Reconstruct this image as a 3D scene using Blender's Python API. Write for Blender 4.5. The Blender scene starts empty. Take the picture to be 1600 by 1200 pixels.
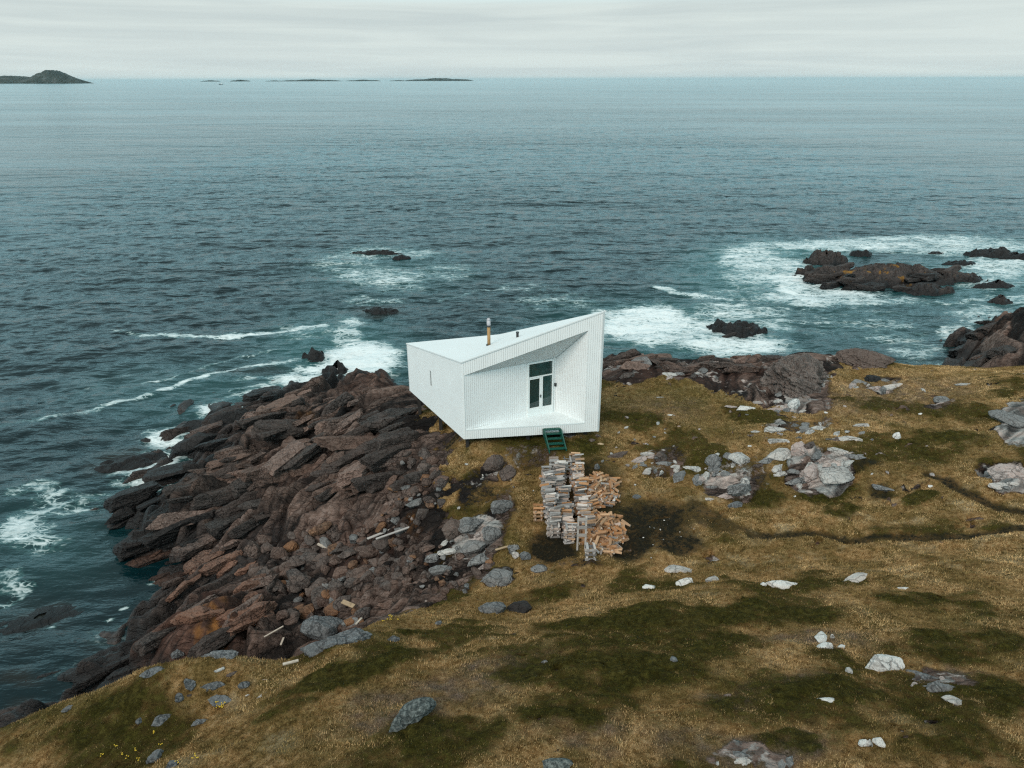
import bpy, math, random
import numpy as np
from mathutils import Vector, Matrix
R = math.radians
S = bpy.context.scene
C = S.collection
rng = np.random.RandomState(7)
random.seed(7)

# ------------------------------------------------------------------ camera
F_PX, CAM_H = 1110.0, 20.0
PITCH = math.atan((600-124)/F_PX)
ROLL = R(0.13)
cd = bpy.data.cameras.new('camera'); cam = bpy.data.objects.new('camera', cd); C.objects.link(cam)
cd.sensor_width = 36.0; cd.lens = F_PX/1600*36; cd.clip_start = 0.1; cd.clip_end = 120000
cam.matrix_world = Matrix.Translation((0, 0, CAM_H)) @ Matrix.Rotation(R(90)-PITCH, 4, 'X') @ Matrix.Rotation(-ROLL, 4, 'Z')
S.camera = cam

# ------------------------------------------------------------------ sky, sun, exposure
SUN_EL, SUN_AZ = R(42), R(207)          # azimuth measured from +Y clockwise: behind the viewer, to the left
W = bpy.data.worlds.new('World'); S.world = W; W.use_nodes = True
nt = W.node_tree; nt.nodes.clear()
def wn(t, **k):
    n = nt.nodes.new(t)
    for a, b in k.items(): setattr(n, a, b)
    return n
out = wn('ShaderNodeOutputWorld'); bg = wn('ShaderNodeBackground'); bg.inputs[1].default_value = 0.1
sky = wn('ShaderNodeTexSky', sky_type='NISHITA', sun_disc=False, sun_elevation=SUN_EL, sun_rotation=SUN_AZ)
sky.air_density = 1.5; sky.dust_density = 3
tc = wn('ShaderNodeTexCoord'); mp = wn('ShaderNodeMapping'); mp.inputs['Scale'].default_value = (1.6, 1.6, 34)
mp.inputs['Rotation'].default_value = (R(0.8), R(-0.7), 0)
nz = wn('ShaderNodeTexNoise'); nz.inputs['Scale'].default_value = 1.9; nz.inputs['Detail'].default_value = 7; nz.inputs['Roughness'].default_value = 0.55
nz.inputs['Distortion'].default_value = 0.5
nt.links.new(tc.outputs['Generated'], mp.inputs[0]); nt.links.new(mp.outputs[0], nz.inputs[0])
cr = wn('ShaderNodeValToRGB'); e = cr.color_ramp.elements
e[0].position = 0.34; e[0].color = (6.1, 6.95, 6.95, 1)
e[1].position = 0.62; e[1].color = (7.2, 8.05, 7.85, 1)
nt.links.new(nz.outputs[0], cr.inputs[0])
sp = wn('ShaderNodeSeparateXYZ'); nt.links.new(tc.outputs['Generated'], sp.inputs[0])
# overcast sky brightness by height; unseen teal band added to tint the water
gr = wn('ShaderNodeValToRGB'); g = gr.color_ramp.elements
g[0].position = 0.0; g[0].color = (1.0, 1.0, 1.0, 1)
g[1].position = 1.0; g[1].color = (1.2, 1.05, .98, 1)
for p, c in ((0.02, (1, 1, 1)), (0.085, (.97, .97, .97)), (0.14, (1.12, 1.80, 2.04)), (0.32, (1.24, 1.88, 2.12)), (0.6, (.98, 1.14, 1.2))):
    q = g.new(p); q.color = (*c, 1)
nt.links.new(sp.outputs[2], gr.inputs[0])
mul = wn('ShaderNodeMix', data_type='RGBA', blend_type='MULTIPLY'); mul.inputs[0].default_value = 1; mul.clamp_result = False
nt.links.new(cr.outputs[0], mul.inputs[6]); nt.links.new(gr.outputs[0], mul.inputs[7])
mx = wn('ShaderNodeMix', data_type='RGBA', blend_type='MIX'); mx.inputs[0].default_value = 0.96; mx.clamp_result = False
nt.links.new(sky.outputs[0], mx.inputs[6]); nt.links.new(mul.outputs[2], mx.inputs[7])
nt.links.new(mx.outputs[2], bg.inputs[0]); nt.links.new(bg.outputs[0], out.inputs[0])
sd = bpy.data.lights.new('sun', 'SUN'); sd.energy = 2.1; sd.angle = R(26); sd.color = (1, .90, .80)
sun = bpy.data.objects.new('sun', sd); C.objects.link(sun)
sdir = Vector((math.sin(SUN_AZ)*math.cos(SUN_EL), math.cos(SUN_AZ)*math.cos(SUN_EL), math.sin(SUN_EL)))
sun.rotation_euler = sdir.to_track_quat('Z', 'Y').to_euler()
S.view_settings.view_transform = 'Standard'; S.view_settings.look = 'None'
S.view_settings.exposure = 0.0; S.view_settings.gamma = 1
S.render.engine = 'CYCLES'
S.cycles.use_denoising = False; S.cycles.pixel_filter_type = 'BLACKMAN_HARRIS'; S.cycles.filter_width = 1.25; S.cycles.max_bounces = 6

# ------------------------------------------------------------------ numeric helpers
CP, SP = math.cos(PITCH), math.sin(PITCH)
def ray(px, py):
    x0 = (px-800)/F_PX; v0 = -(py-600)/F_PX
    c, s = math.cos(ROLL), math.sin(ROLL)
    x = x0*c + v0*s; v = -x0*s + v0*c
    return np.array([x, CP+v*SP, -SP+v*CP])
CAMP = np.array([0, 0, CAM_H])
def at(px, py, z):
    d = ray(px, py); t = (z-CAM_H)/d[2]; return CAMP + d*t
def onplane(px, py, p, n):
    d = ray(px, py); n = np.array(n); t = np.dot(np.array(p)-CAMP, n)/np.dot(d, n); return CAMP + d*t
def crop(cx, cy): return 620+cx*.225, 470+cy*.225
def sstep(a, b, x):
    t = np.clip((x-a)/(b-a), 0, 1); return t*t*(3-2*t)
GT = rng.rand(256, 256)*2*math.pi
GX, GY = np.cos(GT), np.sin(GT)
def noise(x, y, seed=0):
    x = x + seed*17.31; y = y + seed*29.77
    xi = np.floor(x).astype(int); yi = np.floor(y).astype(int); xf = x-xi; yf = y-yi
    u = xf*xf*xf*(xf*(xf*6-15)+10); v = yf*yf*yf*(yf*(yf*6-15)+10)
    def g(i, j):
        a, b = (xi+i) & 255, (yi+j) & 255
        return GX[a, b]*(xf-i) + GY[a, b]*(yf-j)
    return ((g(0,0)*(1-u)+g(1,0)*u)*(1-v) + (g(0,1)*(1-u)+g(1,1)*u)*v)*1.5
def fbm(x, y, o=4, seed=0, gain=.5):
    s = 0; a = 1; t = 0
    for k in range(o):
        s = s + a*noise(x*2**k, y*2**k, seed+k*3); t += a; a *= gain
    return s/t
H1, H2, H3, H4 = [rng.rand(256, 256) for _ in range(4)]
def facets(x, y, seed=0, tilt=.5, jump=1., blocky=False, want=False):
    """cells with their own height and tilt -> (height, distance to the crack)"""
    x = x + seed*7.7; y = y + seed*13.1
    xi = np.floor(x).astype(int); yi = np.floor(y).astype(int)
    f1 = np.full(x.shape, 9.); f2 = np.full(x.shape, 9.); h = np.zeros(x.shape); idn = np.zeros(x.shape)
    for i in (-1, 0, 1):
        for j in (-1, 0, 1):
            a, b = (xi+i) & 255, (yi+j) & 255
            cx = xi+i+H1[a, b]; cy = yi+j+H2[a, b]
            dx, dy = x-cx, y-cy
            if blocky: ax, ay = np.abs(dx), np.abs(dy); d = np.maximum(ax, ay)+.25*np.minimum(ax, ay)
            else: d = np.sqrt(dx*dx+dy*dy)
            hh = (H3[a, b]-.5)*jump + tilt*((H4[a, b]-.5)*2*dx + (H3[b, a]-.5)*2*dy)
            nearer = d < f1
            f2 = np.where(nearer, f1, np.minimum(f2, d)); h = np.where(nearer, hh, h); idn = np.where(nearer, H1[b, a], idn); f1 = np.where(nearer, d, f1)
    return (h, f2-f1, idn) if want else (h, f2-f1)

# ------------------------------------------------------------------ object helpers
def tag(o, label=None, cat=None, group=None, kind=None):
    if label: o['label'] = label
    if cat: o['category'] = cat
    if group: o['group'] = group
    if kind: o['kind'] = kind
    return o
def empty(name, loc, label, cat, group=None):
    o = bpy.data.objects.new(name, None); C.objects.link(o); o.location = loc; o.empty_display_size = .3
    return tag(o, label, cat, group)
def mesh_obj(name, verts, faces, mats, parent=None, smooth=False, fmat=None):
    me = bpy.data.meshes.new(name); me.from_pydata([tuple(v) for v in verts], [], faces)
    for m in (mats if isinstance(mats, (list, tuple)) else [mats]): me.materials.append(m)
    if fmat is not None: me.polygons.foreach_set('material_index', fmat)
    if smooth: me.polygons.foreach_set('use_smooth', [True]*len(me.polygons))
    me.update()
    o = bpy.data.objects.new(name, me); C.objects.link(o)
    if parent: o.parent = parent
    return o
def grid_mesh(name, X, Y, Z, mat, attrs):
    ny, nx = X.shape
    co = np.stack([X, Y, Z], -1).reshape(-1, 3).astype(np.float32)
    i = np.arange(ny*nx).reshape(ny, nx)
    q = np.stack([i[:-1, :-1], i[:-1, 1:], i[1:, 1:], i[1:, :-1]], -1).reshape(-1)
    me = bpy.data.meshes.new(name); nf = len(q)//4
    me.vertices.add(len(co)); me.vertices.foreach_set('co', co.reshape(-1))
    me.loops.add(len(q)); me.loops.foreach_set('vertex_index', q.astype(np.int32))
    me.polygons.add(nf); me.polygons.foreach_set('loop_start', np.arange(0, nf*4, 4, dtype=np.int32))
    me.polygons.foreach_set('use_smooth', np.ones(nf, dtype=bool))
    for k, v in attrs.items():
        a = me.attributes.new(k, 'FLOAT', 'POINT'); a.data.foreach_set('value', v.reshape(-1).astype(np.float32))
    me.materials.append(mat); me.update(calc_edges=True)
    o = bpy.data.objects.new(name, me); C.objects.link(o); return o
class MB:
    def __init__(s): s.v = []; s.f = []; s.m = []
    def prism(s, base, vec, mi=0):
        """polygon (list of points) swept along vec"""
        n = len(base); k = len(s.v); vec = np.array(vec, float)
        base = [np.array(b, float) for b in base]
        nrm = sum((np.cross(base[i]-base[0], base[(i+1) % n]-base[0]) for i in range(n)), np.zeros(3))
        if np.dot(nrm, vec) > 0: base = base[::-1]
        s.v += base + [b+vec for b in base]
        s.f.append([k+i for i in range(n)]); s.f.append([k+n+i for i in range(n)][::-1])
        for i in range(n): s.f.append([k+i, k+n+i, k+n+(i+1) % n, k+(i+1) % n])
        s.m += [mi]*(n+2)
    def box(s, c, x, y, z, mi=0):
        """centre and three full-size axis vectors"""
        c, x, y, z = [np.array(a, float) for a in (c, x, y, z)]
        o = c-x/2-y/2-z/2; s.prism([o, o+x, o+x+y, o+y], z, mi)
    def tube(s, p, q, r0, r1=None, n=14, mi=0):
        p, q = np.array(p, float), np.array(q, float); r1 = r0 if r1 is None else r1
        d = (q-p)/np.linalg.norm(q-p); a = np.cross(d, [0, 0, 1.]) if abs(d[2]) < .9 else np.cross(d, [1., 0, 0])
        a /= np.linalg.norm(a); b = np.cross(d, a); k = len(s.v)
        for (c, r) in ((p, r0), (q, r1)):
            for i in range(n): t = 2*math.pi*i/n; s.v.append(c+r*(a*math.cos(t)+b*math.sin(t)))
        for i in range(n): j = (i+1) % n; s.f.append([k+i, k+j, k+n+j, k+n+i]); s.m.append(mi)
        s.f.append([k+i for i in range(n)][::-1]); s.f.append([k+n+i for i in range(n)]); s.m += [mi, mi]
    def build(s, name, mats, parent=None, origin=None, smooth=False):
        v = s.v
        if origin is not None: v = [a-np.array(origin) for a in v]
        return mesh_obj(name, v, s.f, mats, parent, smooth, s.m)

# ------------------------------------------------------------------ materials
class NT:
    def __init__(s, name):
        s.m = bpy.data.materials.new(name); s.m.use_nodes = True; s.t = s.m.node_tree
        s.b = s.t.nodes['Principled BSDF']
    def n(s, t, ins=None, **k):
        n = s.t.nodes.new(t)
        for a, b in k.items(): setattr(n, a, b)
        for a, b in (ins or {}).items():
            if hasattr(b, 'is_output') and b.is_output: s.t.links.new(b, n.inputs[a])
            else: n.inputs[a].default_value = b
        return n
    def pos(s, scale=1, obj=False, rot=(0, 0, 0)):
        if obj: src = s.n('ShaderNodeTexCoord').outputs['Object']
        else: src = s.n('ShaderNodeNewGeometry').outputs['Position']
        if not isinstance(scale, tuple): scale = (scale,)*3
        return s.n('ShaderNodeMapping', {0: src, 'Scale': scale, 'Rotation': rot}).outputs[0]
    def noise(s, vec, scale, detail=5, rough=.55, dist=0):
        return s.n('ShaderNodeTexNoise', {'Vector': vec, 'Scale': scale, 'Detail': detail, 'Roughness': rough, 'Distortion': dist}).outputs[0]
    def vor(s, vec, scale, feature='F1', rand=1):
        return s.n('ShaderNodeTexVoronoi', {'Vector': vec, 'Scale': scale, 'Randomness': rand}, feature=feature)
    def ramp(s, f, stops):
        n = s.n('ShaderNodeValToRGB', {0: f}); el = n.color_ramp.elements
        while len(el) < len(stops): el.new(.5)
        for q, (p, c) in zip(el, stops):
            q.position = p; q.color = (c, c, c, 1) if not isinstance(c, tuple) else (*c, 1)
        return n.outputs[0]
    def mix(s, f, a, b, mode='MIX'):
        n = s.n('ShaderNodeMix', data_type='RGBA', blend_type=mode)
        for i, x in ((0, f), (6, a), (7, b)):
            if hasattr(x, 'is_output'): s.t.links.new(x, n.inputs[i])
            elif i == 0: n.inputs[0].default_value = x
            else: n.inputs[i].default_value = (*x, 1)
        return n.outputs[2]
    def math(s, op, a, b=0., clamp=False):
        n = s.n('ShaderNodeMath', {0: a, 1: b}, operation=op); n.use_clamp = clamp; return n.outputs[0]
    def attr(s, name): return s.n('ShaderNodeAttribute', attribute_name=name).outputs['Fac']
    def bump(s, h, strength=.5, dist=.05, normal=None):
        i = {'Height': h, 'Strength': strength, 'Distance': dist}
        if normal is not None: i['Normal'] = normal
        return s.n('ShaderNodeBump', i).outputs[0]
    def set(s, **k):
        names = dict(color='Base Color', rough='Roughness', normal='Normal', spec='Specular IOR Level', metal='Metallic', ior='IOR')
        for a, b in k.items():
            sock = s.b.inputs[names[a]]
            if hasattr(b, 'is_output'): s.t.links.new(b, sock)
            elif a == 'color': sock.default_value = (*b, 1)
            else: sock.default_value = b
        return s.m

def rock_shader(t, p, dark, mid, warm, pale, pale_amt=.5):
    """returns colour, bump height: banded, speckled, cracked stone"""
    n1 = t.noise(p, .55, 6, .6, .4); n2 = t.noise(p, 3.1, 7, .65); n3 = t.noise(p, 17, 5, .7)
    c = t.ramp(n1, [(.36, dark), (.5, mid), (.64, warm)])
    c2 = t.ramp(n2, [(.34, dark), (.5, mid), (.68, warm)])
    c = t.mix(.5, c, c2)
    c = t.mix(t.ramp(n3, [(.42, 0.), (.68, .6)]), c, pale if pale_amt else mid)
    n4 = t.noise(p, 7.5, 6, .75)
    c = t.mix(t.ramp(n4, [(.34, .85), (.47, 0.)]), c, tuple(x*.6 for x in dark))
    edge = t.vor(t.n('ShaderNodeVectorMath', {0: p, 1: t.n('ShaderNodeTexNoise', {'Vector': p, 'Scale': 1.5, 'Detail': 3}).outputs['Color']}, operation='ADD').outputs[0], 1.7, 'DISTANCE_TO_EDGE').outputs['Distance']
    crack = t.ramp(edge, [(.0, 0.), (.05, 1.)])
    c = t.mix(t.math('MULTIPLY', t.math('SUBTRACT', 1., crack), .6), c, tuple(x*.45 for x in dark))
    h = t.math('ADD', t.math('MULTIPLY', n2, .8), t.math('MULTIPLY', crack, .25))
    h = t.math('ADD', h, t.math('MULTIPLY', n4, .5))
    h = t.math('ADD', h, t.math('MULTIPLY', n3, .25))
    return c, h

BROWN = ((.009, .008, .008), (.050, .035, .029), (.17, .106, .082), (.26, .20, .175))
def rock_mat(name, dark, mid, warm, pale, pa=.5, lichen=None, wet=None, squash=(1, 1, 1)):
    t = NT(name); p = t.pos(squash)
    c, h = rock_shader(t, p, dark, mid, warm, pale, pa)
    rnd = t.n('ShaderNodeObjectInfo').outputs['Random']
    c = t.mix(t.ramp(rnd, [(0., 0.), (1., .5)]), c, t.mix(rnd, dark, warm))
    if lichen:
        m = t.ramp(t.noise(p, .55, 6, .6), [(.61, 0.), (.65, .8)])
        c = t.mix(m, c, lichen)
    rough = .8
    if wet:
        z = t.n('ShaderNodeSeparateXYZ', {0: t.n('ShaderNodeNewGeometry').outputs['Position']}).outputs[2]
        zz = t.math('ADD', z, t.math('MULTIPLY', t.noise(p, .8, 4), 1.0))
        w = t.ramp(t.math('DIVIDE', zz, 4.), [(wet/4, 1.), (wet/4+.18, 0.)])
        c = t.mix(t.math('MULTIPLY', w, .72), c, (.010, .011, .012))
        rough = t.math('SUBTRACT', .8, t.math('MULTIPLY', w, .35))
    return t.set(color=c, rough=rough, normal=t.bump(h, 1., .10), spec=.12)
M_shore = rock_mat('shore_rock', *BROWN, wet=1.5)
M_shore_dark = rock_mat('dark_shore_rock', (.008, .008, .008), (.028, .024, .022), (.085, .062, .054), (.16, .14, .13), wet=1.9)
M_shore_pink = rock_mat('pinkish_shore_rock', (.016, .013, .012), (.095, .062, .050), (.25, .165, .135), (.36, .29, .26), wet=1.2)
M_boulder = rock_mat('boulder_rock', (.022, .02, .02), (.07, .056, .05), (.145, .10, .082), (.22, .19, .175))
M_islet = rock_mat('islet_rock', (.014, .015, .016), (.04, .034, .033), (.085, .064, .056), (.09, .08, .075), wet=.55)
M_isletw = rock_mat('weedy_islet_rock', (.010, .011, .012), (.036, .029, .027), (.095, .068, .058), (.12, .105, .10), lichen=(.24, .12, .02), wet=.75)
M_black = rock_mat('wet_black_rock', (.010, .011, .012), (.022, .022, .023), (.045, .04, .038), (.06, .06, .06), wet=.8)
M_grey = rock_mat('grey_rock', (.035, .036, .037), (.12, .12, .12), (.23, .225, .22), (.38, .385, .38))
M_blue = rock_mat('blue_grey_rock', (.030, .033, .036), (.085, .092, .097), (.15, .156, .16), (.36, .37, .375))
M_pale = rock_mat('pale_rock', (.14, .145, .145), (.40, .39, .37), (.52, .46, .42), (.62, .62, .60))
M_pink = rock_mat('pink_rock', (.10, .095, .092), (.33, .29, .27), (.47, .34, .30), (.50, .48, .47))
M_white = rock_mat('white_quartz', (.30, .29, .28), (.60, .60, .58), (.70, .66, .62), (.75, .75, .73))
M_lichen = rock_mat('lichen_rock', (.010, .013, .014), (.03, .036, .037), (.08, .092, .088), (.50, .54, .51))
M_shore_red = rock_mat('red_shore_rock', (.022, .014, .012), (.11, .060, .044), (.24, .125, .085), (.33, .21, .16), wet=.6)
M_striped = rock_mat('striped_rock', (.035, .03, .028), (.13, .095, .082), (.22, .165, .14), (.34, .31, .29), squash=(2.4, 2.4, .35))
M_rust = rock_mat('rusty_rock', (.05, .03, .024), (.13, .075, .05), (.25, .12, .055), (.30, .19, .12))

def plain(name, col, rough=.6, spec=.4, metal=0, var=0.0, scale=4, squash=(1, 1, 1)):
    t = NT(name); c = col
    if var:
        n = t.noise(t.pos(squash), scale, 5, .6)
        c = t.mix(t.ramp(n, [(.3, 1-var), (.7, 1.)]), (0, 0, 0), col)
    return t.set(color=c, rough=rough, spec=spec, metal=metal)
M_wall = plain('white_painted_board', (.82, .83, .825), .55, .2, var=.06, scale=1.1)
M_gap = plain('board_gap', (.60, .62, .62), .9, .1)
M_roof = plain('white_roof_membrane', (.70, .72, .72), .6, .3, var=.05, scale=.6)
M_deckw = plain('white_deck_paint', (.72, .765, .77), .6, .3, var=.09, scale=2.5)
M_frame = plain('white_frame_paint', (.76, .79, .78), .4, .4)
M_glass = plain('dark_window_glass', (.014, .034, .032), .04, .6)
M_glass2 = plain('green_window_glass', (.028, .068, .064), .05, .7, var=.5, scale=1.6, squash=(4, 4, .6))
M_black_metal = plain('black_metal', (.02, .02, .02), .4, .5)
M_pipe = plain('flue_timber', (.42, .24, .10), .6, .3, var=.3, scale=6, squash=(8, 8, .5))
M_cap = plain('flue_cap_metal', (.42, .40, .42), .45, .5)
M_green = plain('green_paint', (.008, .075, .055), .45, .4, var=.25)
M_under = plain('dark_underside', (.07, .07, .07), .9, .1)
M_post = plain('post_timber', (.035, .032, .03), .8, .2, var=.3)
M_plank = plain('bleached_plank', (.50, .43, .36), .8, .2, var=.35, scale=7)
M_tan = plain('tan_plank', (.42, .31, .20), .8, .2, var=.35, scale=7)

def wood_mat(name, cols):
    t = NT(name); p = t.pos((1.2, 9, 9), obj=True)
    rnd = t.n('ShaderNodeObjectInfo').outputs['Random']; isl = t.n('ShaderNodeNewGeometry').outputs['Random Per Island']
    r = t.math('FRACT', t.math('ADD', rnd, isl))
    c = t.ramp(r, [(i/(len(cols)-1), x) for i, x in enumerate(cols)])
    n = t.noise(p, 4, 5, .6)
    c = t.mix(t.ramp(n, [(.3, .35), (.6, 0.)]), c, tuple(x*.3 for x in cols[0]))
    return t.set(color=c, rough=.85, spec=.2, normal=t.bump(n, .5, .01))
M_wgrey = wood_mat('weathered_split_wood', [(.09, .088, .088), (.42, .40, .39), (.17, .165, .16), (.48, .37, .31), (.62, .60, .58)])
M_wgreye = wood_mat('weathered_log_end', [(.30, .28, .27), (.50, .46, .43), (.36, .33, .31)])
M_wtan = wood_mat('fresh_split_wood', [(.24, .115, .05), (.42, .215, .10), (.30, .20, .13), (.54, .34, .20)])
M_wtane = wood_mat('fresh_log_end', [(.60, .51, .43), (.42, .29, .20), (.62, .55, .48)])

# ------------------------------------------------------------------ terrain shape
CT = []      # world x, y, z
for p in [ # pixel, pixel, height of the land seen there
 (0,1145,6.0),(130,1092,6.3),(250,1050,6.8),(350,1032,7.1),(440,1037,7.1),(560,992,6.6),(650,965,5.7),(700,962,5.4),(760,957,5.2),(850,950,5.1),(900,920,4.9),
 (100,1180,7.0),(300,1190,8.0),(300,1110,7.4),(600,1190,8.7),(600,1080,8.1),(500,1060,7.7),(900,1190,9.1),(1200,1190,9.3),(1590,1190,9.4),
 (750,1050,7.9),(800,1000,7.2),(950,1000,7.5),(1000,950,6.6),(1150,930,6.6),(1300,930,6.7),(1150,895,5.2),(1020,905,5.0),(1200,1050,8.4),(1400,1050,8.2),(1590,1050,8.4),
 (1400,950,7.1),(1590,950,7.5),(1400,880,5.8),(1590,870,6.3),(1300,880,5.3),(1400,830,5.35),(1200,830,4.9),(1590,825,6.0),(1300,760,5.2),(1500,760,5.8),(1590,740,6.2),
 (1500,650,5.7),(1590,650,6.3),(1400,700,5.5),(1300,640,5.3),(1150,650,4.95),(1000,620,4.85),(1000,700,4.8),(1120,720,5.1),(1280,725,5.5),
 (960,550,4.3),(1050,562,4.45),(1130,560,4.2),(1195,570,3.6),(1250,550,5.2),(1215,600,4.8),(1350,565,4.9),(1450,580,5.0),(1590,588,5.7),(1320,590,4.9),
 (640,615,4.0),(690,660,4.5),(725,690,4.75),(900,700,4.8),(960,650,4.9),
 (520,590,.9),(600,582,1.8),(560,620,2.7),(480,630,1.8),(430,640,1.3),(400,680,1.9),(450,700,2.8),(550,680,3.5),(650,700,4.1),(340,665,.4),(310,700,.5),(350,720,1.4),
 (280,760,1.0),(200,815,.8),(250,820,1.3),(350,770,2.2),(450,780,2.4),(550,760,3.2),(650,770,3.9),(700,780,4.3),(780,740,4.6),(740,840,4.1),(650,850,3.4),(550,850,2.3),
 (450,850,1.7),(350,860,1.2),(270,870,.5),(300,940,2.5),(250,985,2.4),(340,970,2.9),(190,1010,1.0),(120,1060,.7),(210,960,.6),(400,930,1.9),(460,900,1.5),(510,940,1.6),(470,980,1.5),(600,920,2.6),
 (620,945,3.4),(700,925,4.0),(780,920,4.3),(850,900,4.5),(830,800,4.6),(900,800,4.6),(1000,800,4.6),(1000,860,4.7),(900,880,4.6),(800,860,4.4),
 (240,765,.1),(180,790,-.1),(190,850,-.1),(240,900,-.2),(190,940,-.2),(140,1000,-.2),(100,1050,-.3),(20,1110,.1),
 (-60,1060,-1.2),(40,1030,-1.0),(80,960,-1.2),(110,880,-1.6),(110,800,-1.6),(150,740,-1.2),(200,690,-1.2),(255,650,-1.2),(300,620,-1.5),(380,590,-1.5),(470,550,-1.5),(560,545,-1.6),(640,530,-1.6),
 (-150,900,-3),(0,760,-3),(60,680,-3),(200,580,-3.5),
 (1478,562,-.3),(1490,530,-.2),(1530,503,-.2),(1580,475,-.2),(1540,540,2.4),(1590,520,3.6),(1590,490,2.6),(1640,500,4.5),(1530,565,2.0),
]: CT.append(at(*p))
CT += [np.array(q, float) for q in [
 (0,2,9.9),(15,3,10),(-15,4,7.4),(30,5,9.5),(-22,8,4.5),(-24,13,-1.5),(30,15,7.5),(48,15,8),(48,28,7),(36,36,5.6),(30,41,3.2),(24,44,2),(30,46,-1.3),(24,50,-2),
 (-5.2,15.2,2.3),(-9,15.3,1.2),(-13,15.5,.2),(-7.5,13.6,4.2),(-12,13.2,3.2),
 (0,33,4.2),(-3,35,3.7),(2,37,3.6),(1,41,1.6),(0,44.5,-.6),(-5,42,.6),(-6,45,-1.6),(6,46,-.6),(5,42,3.0),(12,46,.2),(12,49,-1.5),(17.5,45,1.6),(18,49,-1.5),(16,43,3.6),
 (38,52,3.4),(46,54,3.5),(50,47,5),(42,44,3.0),(37,42,1.5),(50,64,-2),(38,62,-2.5),(-30,25,-4),(-32,45,-4.5),(-18,55,-4.5),(0,58,-4.5),(20,62,-4.5),(-33,62,-5)]]
CREST = [at(*p) for p in [(-60,1172,5.8),(0,1143,6.0),(60,1120,6.15),(130,1092,6.3),(190,1070,6.6),(250,1050,6.8),(300,1038,6.95),(350,1032,7.1),(440,1037,7.1),(500,1015,7.0),(560,992,6.6),(610,975,6.3),(650,962,5.7)]]
for i, p in enumerate(CREST):      # the near hill drops steeply to the gully just behind its edge
    k = 1-.035*max(0, i-8)
    if i > 10: CT.append(p); continue
    CT += [p, np.array([p[0]*1.05, p[1]*1.05, p[2]-.9*k]), np.array([p[0]*1.12, p[1]*1.12, p[2]-2.3*k])]
CT = np.array(CT)
def rbf_fit(P, z, c=1.2, lam=.02):
    n = len(P); D = np.sqrt(((P[:, None]-P[None])**2).sum(-1)+c*c)
    A = np.zeros((n+3, n+3)); A[:n, :n] = D - lam*np.eye(n); A[:n, n] = 1; A[:n, n+1:n+3] = P; A[n, :n] = 1; A[n+1:, :n] = P.T
    return np.linalg.solve(A, np.concatenate([z, [0, 0, 0]]))
WT = rbf_fit(CT[:, :2], CT[:, 2])
def base_h(X, Y, c=1.2):
    Z = WT[-3]+WT[-2]*X+WT[-1]*Y
    for w, (x, y) in zip(WT[:-3], CT[:, :2]): Z = Z + w*np.sqrt((X-x)**2+(Y-y)**2+c*c)
    return Z
DX = .075
xs = np.arange(-34, 52.01, DX)
ys = [2.0]
while ys[-1] < 64: ys.append(ys[-1]+min(max(.0037*ys[-1], .042), .13))
ys = np.array(ys)
TX, TY = np.meshgrid(xs, ys)
TB = base_h(TX, TY)
def sample(G, x, y):
    """bilinear lookup on the terrain grid"""
    fx = np.clip((x-xs[0])/DX, 0, len(xs)-1.001); i = np.asarray(fx).astype(int); u = fx-i
    j = np.clip(np.searchsorted(ys, y)-1, 0, len(ys)-2); v = np.clip((y-ys[j])/(ys[j+1]-ys[j]), 0, 1)
    return (G[j, i]*(1-u)+G[j, i+1]*u)*(1-v)+(G[j+1, i]*(1-u)+G[j+1, i+1]*u)*v
def hit(px, py, G=None):
    G = TB if G is None else G
    d = ray(px, py); t = np.arange(7, 90, .02)
    P = CAMP+d*t[:, None]; ok = P[:, 2] <= sample(G, P[:, 0], P[:, 1])
    k = np.argmax(ok) if ok.any() else len(t)-1
    return P[k]

# ---- masks, all laid out in world x, y
def blobs(L, X, Y, warp=.5, wf=.6, seed=0, soft=.45, z0=None):
    """(px, py, half width, half height, strength[, angle]) ellipses seen in the photograph, put down on the land (or on z0)"""
    wx = fbm(X*wf, Y*wf, 4, seed+1)*warp; wy = fbm(X*wf, Y*wf, 4, seed+9)*warp
    M = np.zeros(X.shape)
    for b in L:
        px, py, rx, ry, st = b[:5]; a = R(b[5]) if len(b) > 5 else 0
        f = (lambda u, v: hit(u, v)) if z0 is None else (lambda u, v: at(u, v, z0))
        e1 = (rx*math.cos(a), -rx*math.sin(a)); e2 = (ry*math.sin(a), ry*math.cos(a))
        c = f(px, py); zc = c[2]
        A = (at(px+e1[0], py+e1[1], zc)-at(px-e1[0], py-e1[1], zc))[:2]/2
        B = (at(px+e2[0], py+e2[1], zc)-at(px-e2[0], py-e2[1], zc))[:2]/2
        det = A[0]*B[1]-A[1]*B[0]
        dx, dy = X-c[0]+wx, Y-c[1]+wy
        u = (dx*B[1]-dy*B[0])/det; v = (A[0]*dy-A[1]*dx)/det
        M = np.maximum(M, st*sstep(1+soft, 1-soft, np.sqrt(u*u+v*v)))
    return M
def lines(L, X, Y, seed=0, z0=None, warp=.3, wf=.7):
    """([(px, py), ...], half width in metres, strength)"""
    wx = fbm(X*wf, Y*wf, 3, seed+1)*warp; wy = fbm(X*wf, Y*wf, 3, seed+5)*warp
    M = np.zeros(X.shape)
    for pts, w, st in L:
        P = [(hit(*p) if z0 is None else at(*p, z0))[:2] for p in pts]
        d = np.full(X.shape, 99.)
        for a, b in zip(P[:-1], P[1:]):
            ab = b-a; t = np.clip(((X+wx-a[0])*ab[0]+(Y+wy-a[1])*ab[1])/(ab@ab), 0, 1)
            d = np.minimum(d, np.hypot(X+wx-a[0]-t*ab[0], Y+wy-a[1]-t*ab[1]))
        M = np.maximum(M, st*sstep(w*1.5, w*.4, d))
    return M
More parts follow.
